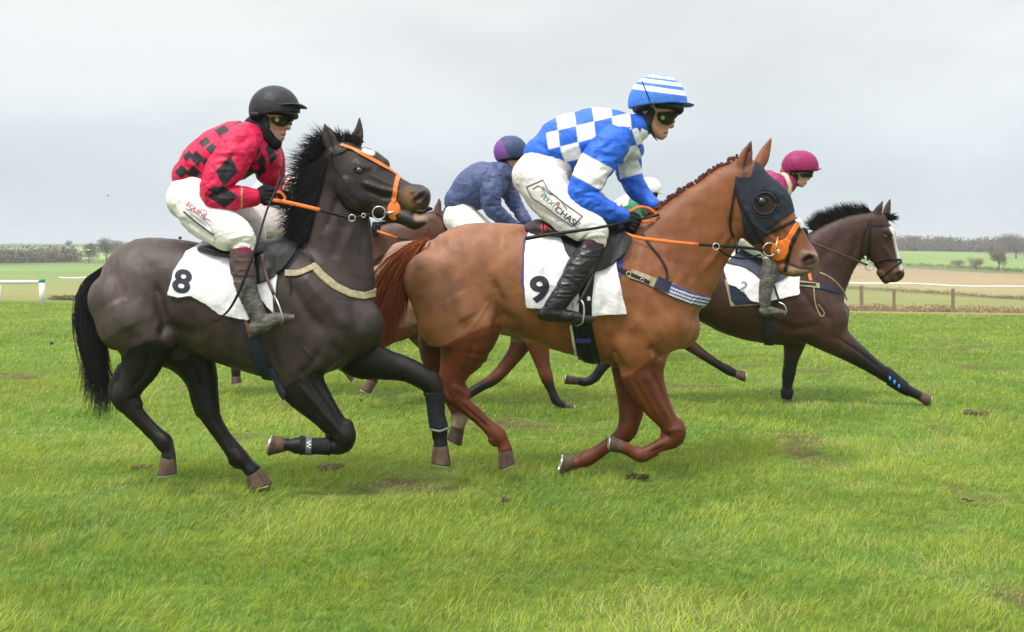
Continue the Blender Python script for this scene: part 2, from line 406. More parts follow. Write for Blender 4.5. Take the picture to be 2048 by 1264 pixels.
def tree(px, py, Y, hpx, wpx, col, label, group, seed, n=900, name='bare_tree'):
    """py = row of the foot in the picture"""
    g = np.random.default_rng(seed); b = W(px, py, Y); u = Y / F; h = hpx * u; wd = wpx * u
    t = empty(name, b, label, 'tree', group)
    V = []; Fc = []; top = h * .55
    def add(pts, rad):
        v, f = limb(pts, rad); o_ = len(V); V.extend(v); Fc.extend([tuple(i + o_ for i in q) for q in f])
    add([b - (0, 0, .5), b + (0, 0, h * .25), b + (0, 0, top)], [h * .035, h * .028, h * .015])
    cs = []; rs = []
    for k in range(9):
        a = g.uniform(0, 6.28); rr = wd * .5 * g.uniform(.25, .8); e = b + (math.cos(a) * rr, math.sin(a) * rr, h * g.uniform(.32, .82))
        s0 = b + (0, 0, h * g.uniform(.18, .45)); add([s0, (s0 + e) / 2 + (0, 0, h * .03), e], [h * .014, h * .009, h * .003])
        cs.append(e); rs.append((wd * .27, wd * .27, h * .24))
    mesh_obj('trunk', V, Fc, bark_m, t)
    v, f, c = leafmass(cs, rs, n, h * .03, col, seed); v[:, 2] = np.maximum(v[:, 2], b[2] + h * .05)
    mesh_obj('crown', v, f, leaf_m, t, smooth=False, col=c)
def hedge(pts, hpx, Y, col, label, name='hedge', cat='hedge', n=2600, seed=1, group=None, kind=None, wid=2.0, vary=.35, size=None):
    """a run of bushes; pts = (px, foot row, Y)"""
    g = np.random.default_rng(seed); P = crom([(a, b_, c_) for a, b_, c_ in pts], 14); cs = []; rs = []
    for q in P:
        for _ in range(2):
            p = W(q[0] + g.uniform(-3, 3), q[1], q[2]); u = q[2] / F; h = hpx * u * (1 + vary * g.uniform(-1, 1))
            p[0] += g.uniform(-1, 1) * u * 4; p[1] += g.uniform(-.5, .5) * wid; cs.append(p + (0, 0, h * .42)); rs.append((h * .75 + u * 3, wid, h * .58))
    s = size or hpx * P[:, 2].mean() / F * .22
    v, f, c = leafmass(cs, rs, n, s, col, seed); o_ = np.array(cs).mean(0); o_[2] -= hpx * P[:, 2].mean() / F * .5
    o = mesh_obj(name, v - o_, f, leaf_m, None, smooth=False, col=c); o.location = o_
    tag(o, label, cat, group, kind)
HC = (.15, .135, .085); GC = (.10, .12, .06); BC = (.17, .13, .10); RC = (.25, .15, .09)
def gy(px, Y):   # row of the ground at a distance
    x = (px - 1024) * Y / F; return HZ + (CH - float(ground_z(np.array([x]), np.array([float(Y)]))[0])) * F / Y
def line(x0, x1, Y0, Y1, k=9): return [(x0 + (x1 - x0) * t, gy(x0 + (x1 - x0) * t, Y0 * (Y1 / Y0) ** t), Y0 * (Y1 / Y0) ** t) for t in np.linspace(0, 1, k)]
BUILD_BG = True
if BUILD_BG:
    hedge(line(-120, 330, 309, 392), 6, 0, GC, 'long dark low hedge at the foot of the left green hill field', seed=3, n=3500)
    hedge(line(-120, 150, 322, 362), 27, 0, (.19, .17, .12), 'thick brown-green bare bushes beside the far hedge on the left', name='bushes', cat='bushes', seed=4, n=16000, kind='stuff', wid=5, size=.6)
    hedge(line(-120, 330, 640, 700), 5, 0, GC, 'thin dark hedge along the skyline on the left hill', seed=5, n=3500)
    hedge(line(1640, 2200, 402, 208), 8, 0, GC, 'dark hedge between the green field and the brown field on the right', seed=6, n=6000)
    hedge(line(1640, 2200, 125, 64), 8, 0, (.18,.155,.08), 'low scrubby brown hedge across the near pasture on the right', seed=7, n=5000)
    hedge(line(1640, 2200, 640, 560), 25, 0, (.14, .11, .085), 'far bare brown wood along the skyline on the right', name='woodland', cat='wood', seed=8, n=34000, kind='stuff', wid=14, size=.85)
    hedge(line(940, 1120, 620, 610), 16, 0, BC, 'strip of far wood glimpsed behind the riders', name='woodland', cat='wood', seed=18, n=7000, kind='stuff', wid=14, size=.85)
    hedge(line(1660, 2200, 43, 40), 8, 0, (.29, .215, .12), 'rust-brown dead bracken behind the wire fence on the right', name='bracken', cat='bracken', seed=9, n=12000, kind='stuff', wid=1.6, size=.055, vary=1.4)
    hedge(line(110, 330, 56, 60), 6, 0, (.15, .13, .06), 'dry brown weeds past the white rail on the left', name='weeds', cat='weeds', seed=19, n=9000, kind='stuff', wid=1.0, size=.07, vary=1.3)
    G1 = 'bare winter trees in the distance'
    for i, (px, Yt, hp, wp, cc, lb) in enumerate([
        (138, 660, 14, 15, HC, 'small round lone tree on the left skyline'),
        (178, 340, 42, 40, HC, 'leftmost bare tree of the clump behind the brown horse\'s tail'),
        (213, 345, 50, 52, (.15,.14,.10), 'tallest bare tree of the clump left of the brown horse'),
        (252, 338, 44, 52, (.18,.175,.09), 'greenish tree in the clump above the brown horse\'s rump'),
        (292, 350, 45, 48, HC, 'rightmost tree of the clump above the brown horse\'s rump'),
        (1917, 288, 19, 32, (.21, .19, .13), 'small bare bush in the green field right of the white-blazed horse'),
        (1952, 276, 27, 36, (.21, .19, .13), 'thin bare tree standing in the far hedge on the right'),
        (1998, 264, 48, 36, (.19, .17, .12), 'taller bare tree joining the far hedge to the wood on the right'),
        (2032, 440, 50, 80, (.14,.13,.09), 'broad dark tree at the right edge of the view'),
        (1826, 610, 32, 34, BC, 'bare tree rising from the wood just past the horse\'s nose'),
        (1886, 612, 30, 40, BC, 'bare tree in the middle of the right skyline wood'),
    ]):
        tree(px, gy(px, Yt), Yt, hp, wp, cc, lb, G1, 40 + i, n=6000)
# ------------------------------------------------------------------ figures: common tools
class Body:
    def __init__(s, V, Q, Y):
        s.V, s.Q, s.Y = V, Q, Y; s.N = vnormals(V, Q); s.px, s.py = to_px(V)
        s.bvh = BVHTree.FromPolygons([tuple(v) for v in V], [tuple(int(i) for i in q) for q in Q])
    def hit(s, px, py, far=False):
        o = Vector((0, 0, CH)); d = (Vector(W(px, py, s.Y)) - o).normalized()
        if far: o = o + d * (s.Y + 4); d = -d
        h = s.bvh.ray_cast(o, d)
        return (np.array(h[0]), np.array(h[1])) if h[0] is not None else None
def shell(B, name, parent, m, poly=None, line=None, w=0, off=.005, side=0, col=None, relax_it=0, cond=None, label=None, bumpf=None, sink=.004):
    """lift a patch of the body's surface off it; its edge is snapped to the drawn outline"""
    if poly is not None:
        pl = list(poly) + [poly[0]]; d, _ = seg_dist(B.px, B.py, pl); sd = np.where(inside(B.px, B.py, poly), -d, d)
    else: pl = line; d, _ = seg_dist(B.px, B.py, pl); sd = d - w / 2
    ok = np.ones(len(sd), bool)
    if side == -1: ok &= B.N[:, 1] < .25
    if side == 1: ok &= B.N[:, 1] > -.25
    if cond is not None: ok &= cond(B.V)
    Q = B.Q; keep = (sd[Q] < 0).sum(1) >= 2; keep &= ok[Q].all(1); Q = Q[keep]
    if len(Q) == 0: return None
    ids, inv = np.unique(Q, return_inverse=True); q = inv.reshape(-1, 4); V = B.V[ids].copy(); Nn = B.N[ids]; s_ = sd[ids]
    # snap outer vertices onto the outline in the sagittal plane
    e = .4; gx = np.zeros(len(ids)); gyv = np.zeros(len(ids)); px, py = B.px[ids], B.py[ids]
    def sdf(x, y):
        d, _ = seg_dist(x, y, pl)
        return np.where(inside(x, y, poly), -d, d) if poly is not None else d - w / 2
    gx = (sdf(px + e, py) - sdf(px - e, py)) / (2 * e); gyv = (sdf(px, py + e) - sdf(px, py - e)) / (2 * e)
    mv = np.clip(s_, 0, 6); sc = V[:, 1] / F
    lf = np.clip(np.abs(Nn[:, 1]) * 2, 0, 1)
    V[:, 0] -= gx * mv * sc * lf; V[:, 2] += gyv * mv * sc * lf
    if relax_it: V = relax(V, q, relax_it)
    offv = np.full(len(V), off)
    if bumpf is not None: offv = offv + bumpf(V)
    V2 = V + Nn * offv[:, None]
    E = np.vstack([q[:, [i, (i + 1) % 4]] for i in range(4)]); Es = np.sort(E, 1); key = Es[:, 0] * (len(V) + 1) + Es[:, 1]
    u, ix, ct = np.unique(key, return_index=True, return_counts=True); be = E[ix[ct == 1]]
    inn = V - Nn * sink
    side_q = np.stack([be[:, 1], be[:, 0], be[:, 0] + len(V), be[:, 1] + len(V)], 1)
    VV = np.vstack([V2, inn]); QQ = np.vstack([q, side_q])
    return mesh_obj(name, VV, QQ, m, parent, col=(col(VV) if callable(col) else col), label=label)
def ribbon(pts3, wvec, nvec, width, thick):
    """box-section strip through 3-D points; wvec/nvec per point"""
    P = np.array(pts3); wv = np.array(wvec); nv = np.array(nvec); wd = np.broadcast_to(np.array(width, float), (len(P),))[:, None] / 2
    V = np.stack([P - wv * wd + nv * thick, P + wv * wd + nv * thick, P + wv * wd - nv * thick * .2, P - wv * wd - nv * thick * .2], 1).reshape(-1, 3)
    Fc = []
    for i in range(len(P) - 1):
        a = i * 4; b = a + 4
        for k in range(4): Fc.append((a + k, b + k, b + (k + 1) % 4, a + (k + 1) % 4))
    n = (len(P) - 1) * 4; Fc += [(0, 1, 2, 3), (n + 3, n + 2, n + 1, n)]
    return V, Fc
def join(parts):
    V = []; Fc = []
    for v, f in parts: o = len(V); V += [tuple(x) for x in v]; Fc += [tuple(int(i) + o for i in q) for q in f]
    return V, Fc
def strap_mesh(B, pts, wpx, off=.004, far=False, step=4, lift=None):
    P = np.array(pts, float); ln = sum(np.hypot(*(P[i + 1] - P[i])) for i in range(len(P) - 1)); n = max(2, int(ln / step / max(1, len(P) - 1)))
    P = crom(P, n); T = np.gradient(P, axis=0); T /= np.linalg.norm(T, axis=1)[:, None] + 1e-9
    c = []; nn = []; last = None
    for p in P:
        h = B.hit(p[0], p[1], far)
        if h is None: h = last if last is None else (W(p[0], p[1], last[0][1]), last[1])
        if h is None: h = (W(p[0], p[1], B.Y - .05), np.array((0, -1., 0)))
        last = h; c.append(h[0]); nn.append(h[1])
    c = np.array(c); nn = np.array(nn)
    for _ in range(2): nn[1:-1] = (nn[:-2] + nn[1:-1] + nn[2:]) / 3; 
    for _ in range(2): c[1:-1, 1] = (c[:-2, 1] + c[1:-1, 1] * 2 + c[2:, 1]) / 4
    nn /= np.linalg.norm(nn, axis=1)[:, None]
    T3 = np.gradient(c, axis=0); T3 /= np.linalg.norm(T3, axis=1)[:, None] + 1e-9; wv = np.cross(nn, T3); wv /= np.linalg.norm(wv, axis=1)[:, None] + 1e-9
    c = c + nn * off
    return ribbon(c, wv, nn, wpx * B.Y / F, .003)
def strap(B, name, parent, m, pts, wpx, off=.004, both=True, label=None, step=4):
    r = None
    for far in ((False, True) if both else (False,)):
        v, f = strap_mesh(B, pts, wpx, off, far, step); o = mesh_obj(name, v, f, m, parent, smooth=False, label=label); r = r or o
    return r
def tube_mesh(P, r, seg=8, sub=5, flat=1.0):
    P = np.array(P, float); r = np.array(r if hasattr(r, '__len__') else [r] * len(P), float)
    A = crom(np.hstack([P, r[:, None]]), sub) if len(P) > 2 else np.hstack([P, r[:, None]]); P, r = A[:, :3], A[:, 3]
    T = np.gradient(P, axis=0); T /= np.linalg.norm(T, axis=1)[:, None] + 1e-12; V = []; Fc = []
    y = np.array((0, 1., 0)); a = np.cross(T, y); bad = np.linalg.norm(a, axis=1) < .1
    a[bad] = np.cross(T[bad], (1, 0, 0)); a /= np.linalg.norm(a, axis=1)[:, None]; b = np.cross(T, a)
    for i in range(len(P)):
        for k in range(seg):
            th = 2 * math.pi * k / seg; V.append(P[i] + r[i] * (a[i] * math.cos(th) + b[i] * math.sin(th) * flat))
    for i in range(len(P) - 1):
        for k in range(seg): Fc.append((i * seg + k, i * seg + (k + 1) % seg, (i + 1) * seg + (k + 1) % seg, (i + 1) * seg + k))
    Fc.append(tuple(range(seg))[::-1]); Fc.append(tuple((len(P) - 1) * seg + k for k in range(seg)))
    return V, Fc
def tube(name, parent, m, P, r, seg=8, sub=5, flat=1.0, label=None):
    v, f = tube_mesh(P, r, seg, sub, flat); return mesh_obj(name, v, f, m, parent, label=label)
def torus_mesh(c, r, tr, n=(0, 1, 0), seg=20, sx=1.0):
    n = Vector(n).normalized(); a = n.orthogonal().normalized() if abs(n.y) < .9 else Vector((1, 0, 0)); a = (a - n * a.dot(n)).normalized(); b = n.cross(a); V = []; Fc = []
    for i in range(seg):
        th = 2 * math.pi * i / seg; d = a * math.cos(th) * sx + b * math.sin(th)
        for k in range(6):
            ph = 2 * math.pi * k / 6; V.append(np.array(c) + np.array(d * (r + tr * math.cos(ph)) + n * tr * math.sin(ph)))
    for i in range(seg):
        for k in range(6): Fc.append((i * 6 + k, i * 6 + (k + 1) % 6, (i + 1) % seg * 6 + (k + 1) % 6, (i + 1) % seg * 6 + k))
    return V, Fc
def ball(name, parent, m, c, r, seg=14, col=None):
    r = np.array(r if hasattr(r, '__len__') else (r, r, r)); V = []; Fc = []
    for i in range(seg + 1):
        for k in range(seg): th, ph = math.pi * i / seg, 2 * math.pi * k / seg; V.append(np.array(c) + r * (math.sin(th) * math.cos(ph), math.sin(th) * math.sin(ph), math.cos(th)))
    for i in range(seg):
        for k in range(seg): Fc.append((i * seg + k, (i + 1) * seg + k, (i + 1) * seg + (k + 1) % seg, i * seg + (k + 1) % seg))
    return mesh_obj(name, V, Fc, m, parent)
def hair(name, parent, m, roots, n, seed, ln, wd, col, cjit=.3, droop=.4, spread=.25, curl=.0, lat=.02, levels=6, wave=0):
    """roots: (px, py, Y, dirx, dirz, length factor); strands lie from each root along dir and droop"""
    g = np.random.default_rng(seed); Rr = np.array(roots, float); k = len(Rr)
    t = g.random(n) * (k - 1); i = np.clip(t.astype(int), 0, k - 2); f = (t - i)[:, None]; q = Rr[i] * (1 - f) + Rr[i + 1] * f
    P = np.stack([(q[:, 0] - 1024) * q[:, 2] / F, q[:, 2], CH - (q[:, 1] - HZ) * q[:, 2] / F], 1) + g.normal(size=(n, 3)) * (.004, lat, .004)
    D = np.stack([q[:, 3], np.zeros(n), q[:, 4]], 1); D /= np.linalg.norm(D, axis=1)[:, None]
    lock = vnoise(np.stack([t * 2.3, t * 0, t * 0], 1), 1, seed)[:, None]                         # locks lean together
    D = D + g.normal(size=(n, 3)) * (spread, spread * .6, spread) + lock * spread * np.stack([D[:, 2], D[:, 1], -D[:, 0]], 1) * 1.2
    D /= np.linalg.norm(D, axis=1)[:, None]
    Ls = ln * q[:, 5] * g.uniform(.35, 1.12, n); V = np.zeros((n, levels, 2, 3)); p = P.copy(); st = (Ls / (levels - 1))[:, None]
    ph = g.uniform(0, 6.28, n)
    for l in range(levels):
        s_ = np.stack([-D[:, 2], D[:, 1] * 0, D[:, 0]], 1); s_ /= np.linalg.norm(s_, axis=1)[:, None] + 1e-9; s_[:, 1] = g.uniform(-.2, .2)
        w_ = wd * (1 - (l / (levels - 1)) ** 2 * .9)
        V[:, l, 0] = p - s_ * w_ / 2; V[:, l, 1] = p + s_ * w_ / 2
        D = D + np.array((wave * math.sin(6.28 * (l / levels - .12)) / levels * 4, 0, -droop / levels)) + (curl * np.sin(ph + l * 1.3))[:, None] * s_; D /= np.linalg.norm(D, axis=1)[:, None]
        p = p + D * st
    b = np.arange(n)[:, None] * levels * 2 + np.arange(levels - 1)[None] * 2; b = b.ravel(); Qd = np.stack([b, b + 1, b + 3, b + 2], 1)
    c = np.array(col)[None] * (1 + cjit * g.uniform(-1, 1, (n, 1))); c = np.repeat(c, levels * 2, 0)
    return mesh_obj(name, V.reshape(-1, 3), Qd, m, parent, col=np.clip(c, .001, 1))
def hoof(parent, Y, dy, p0, p1, r0, r1, q=.95, toe=0.0, dirt=True):
    """p0 coronet centre, p1 sole centre (photo pixels); toe>0 pushes the sole edge further along the in-plane normal"""
    YY = Y + dy; a, b = W(*p0, YY), W(*p1, YY); u = YY / F; ax = (b - a) / np.linalg.norm(b - a); nn = np.cross((0, 1, 0), ax); V = []; Fc = []; S = 20; rings = []
    r1 = r1 * .93
    for t, rr in ((0, .86), (.06, 1.0), (.3, .5), (.93, .5), (1, .5), (1.001, .4)):
        r = r0 + (r1 - r0) * t; r = r * (1.0 if t > .06 or t == .06 else .9)
        if t > 1: r = r1 * .7
        rings.append((min(t, 1), r * u))
    for t, r in rings:
        c = a + (b - a) * t
        for k in range(S):
            th = 2 * math.pi * k / S; co = math.cos(th); V.append(c + nn * co * r + np.array((0, 1, 0)) * math.sin(th) * r * q + ax * toe * co * u * t)
    for i in range(len(rings) - 1):
        for k in range(S): Fc.append((i * S + k, i * S + (k + 1) % S, (i + 1) * S + (k + 1) % S, (i + 1) * S + k))
    Fc.append(tuple((len(rings) - 1) * S + k for k in range(S)))
    V.append(a); Fc += [(len(V) - 1, (k + 1) % S, k) for k in range(S)]
    h = mesh_obj('hoof', V, Fc, M_HOOF, parent)
    # steel shoe
    V = []; Fc = []; K = 16
    for i in range(K):
        th = -2.4 + 4.8 * i / (K - 1); co, si = math.cos(th), math.sin(th); sh = ax * toe * co * u
        for rr, dd in ((1.0, .001), (1.0, .009), (.76, .009), (.76, .001)): V.append(b + sh + nn * co * r1 * rr * u + np.array((0, 1, 0)) * si * r1 * rr * u * q + ax * dd)
    for i in range(K - 1):
        for k in range(4): Fc.append((i * 4 + k, i * 4 + (k + 1) % 4, (i + 1) * 4 + (k + 1) % 4, (i + 1) * 4 + k))
    mesh_obj('horseshoe', V, Fc, M_STEEL, h, smooth=False)
M_HOOF = mat('hoof_horn', (.080, .046, .030), .75, noise=30, namt=.5, bump=(80, .5), stretch=(1, 1, .3)); M_STEEL = mat('steel', (.55, .53, .5), .35, metal=.9, namt=.1)
M_COAT = mat('horse_coat', attr=True, rough=.45, spec=.30, noise=11, namt=.22, bump=(150, .25))
M_HAIR = mat('horsehair', attr=True, rough=.5, spec=.14, noise=40, namt=.15)
M_EYE = mat('dark_eye', (.006, .004, .004), .06, spec=.8, coat=1, namt=.05)
M_BLKLEATHER = mat('black_leather', (.009, .0085, .009), .42, spec=.28, noise=60, namt=.3, bump=(140, .3))
M_BRNLEATHER = mat('brown_leather', (.06, .025, .015), .5, noise=60, namt=.3, bump=(140, .3))
M_ORANGE = mat('orange_rubber', (.75, .17, .02), .5, noise=40, namt=.12)
M_BRASS = mat('brass', (.4, .3, .12), .35, metal=.9, namt=.2)

def horse(label, cat_group, sp):
    Y = sp['Y']; f = Field(Y, sp['box'], sp.get('dep', .42), sp['h']); S = sp.get('inf', 0)
    ksc = sp.get('ks', 1.0)
    f.chain(sp['torso'], k=.01, sub=3, cap=sp.get('tcap', (.9, .9)))
    f.chain(sp['neck'], k=.07 * ksc, sub=3)
    for ch in sp['muscle']: f.chain(ch, k=.05 * ksc, sub=3)
    for ch, k in sp['legs']: f.chain(ch, k=k * ksc, sub=4)
    for ch in sp.get('joints', []): f.chain(ch, k=.016, sub=3)
    f.chain(sp['head'], k=.03 * ksc, sub=4, cap=(.8, .6))
    for ch in sp.get('heads', []): f.chain(ch, k=.014, sub=3)
    for ch in sp.get('carve', []): f.chain(ch, k=.01, sub=3, mode='sub')
    for ch in sp['ears']: f.chain(ch, k=.012, sub=4)
    V, Q = f.mesh(); V = relax(V, Q, 2); Nn = vnormals(V, Q)
    V = sculpt(V, Q, Nn, [(p_, w_ * .85, a_ * 2.0) for p_, w_, a_ in sp.get('strokes', [])]); Nn = vnormals(V, Q)
    V = V + Nn * (.0026 * fbm(V, 8, 2, 3) + .0015 * (1 - 2 * np.abs(vnoise(V * (1, 1, .55), 17, 8))))[:, None]; V = relax(V, Q, 1, .4)
    col = sp['color'](V)
    lo = V.min(0); c = np.array((np.median(V[:, 0]), Y, 0.0)); c[2] = max(0, 0)
    root = empty('racehorse', c, label, 'horse', cat_group)
    mesh_obj('body', V, Q, M_COAT, root, col=col)
    for hf in sp['hooves']: hoof(root, Y, *hf)
    return root, Body(V, Q, Y)
def dk(V): return to_px(V)

# ------------------------------------------------------------------ chestnut horse, number 9 (nearest plane)
YB = 8.3
def colB(V):
    px, py = to_px(V); y = V[:, 1] - YB; n = fbm(V, 3.2, 3, 11); m_ = fbm(V, 8, 2, 15)
    body = np.array((.225, .080, .029)); leg = np.array((.105, .026, .009)); c = np.repeat(body[None], len(V), 0)
    c = mixc(c, (.235, .100, .048), soft(px, py, [(810, 440), (1060, 430), (1060, 640), (880, 700), (800, 600)], 40) * .7)      # paler clipped quarters
    c = mixc(c, (.19, .062, .020), soft(px, py, [(1270, 440), (1480, 300), (1700, 300), (1660, 560), (1430, 560), (1340, 560)], 30) * .85)
    c *= (1 + .16 * n + .07 * m_)[:, None]
    near = y < .0
    legl = soft(px, py, [(780, 655), (834, 700), (888, 692), (940, 664), (1000, 645), (1003, 700), (1012, 780), (1060, 900), (1060, 1000), (780, 1000)], 3) * np.where(near, 1, 0)
    legl = np.maximum(legl, np.where(~near, soft(px, py, [(780, 640), (1003, 640), (1030, 700), (1060, 1000), (780, 1000)], 1.5), 0))
    legl = np.maximum(legl, soft(px, py, [(1235, 762), (1262, 748), (1290, 728), (1312, 712), (1322, 725), (1420, 760), (1420, 1000), (1080, 1000), (1080, 800)], 3) * np.where(near, 1, 0))
    legl = np.maximum(legl, np.where(~near, (py > 735) & (px > 1080), 0))
    cl = leg[None] * (1 + .25 * n + .15 * m_)[:, None]
    c = c * (1 - legl[:, None]) + cl * legl[:, None]
    d, _ = seg_dist(px, py, [(1608, 528), (1628, 520)]); g = np.clip(1.5 - d / 28, 0, 1); c = mixc(c, (.17, .105, .085), g * .8)     # grey-pink muzzle
    d = np.hypot(px - 1529, py - 408); c = mixc(c, (.032, .012, .008), np.clip(2 - d / 16, 0, 1)); c = mixc(c, (.010, .007, .006), np.clip(2 - np.hypot(px - 1522, py - 402) / 9, 0, 1) * .9)
    d, _ = seg_dist(px, py, [(1613, 522), (1620, 517)]); c = mixc(c, (.03, .012, .012), np.clip(1.6 - d / 9, 0, 1) * (np.abs(V[:, 1] - YB) > .02))
    d, _ = seg_dist(px, py, [(1580, 541), (1597, 540)]); c = mixc(c, (.42, .30, .2), np.clip(1 - d / 11, 0, 1) * .6)
    d, _ = seg_dist(px, py, [(912, 850), (918, 842)]); c = mixc(c, (.5, .36, .28), np.clip(1.4 - d / 14, 0, 1) * (y > 0))
    d, _ = seg_dist(px, py, [(1490, 345), (1500, 292)]); c = mixc(c, (.05, .015, .01), np.clip(1.2 - d / 12, 0, 1) * (y < -.035) * .9)
    mud = np.clip((vnoise(V, 55, 3) - .70) * 8, 0, 1) * (py > 700); c = mixc(c, (.16, .10, .06), mud * .2)
    return np.clip(c, .002, 1)
n_, f_ = -.13, .12
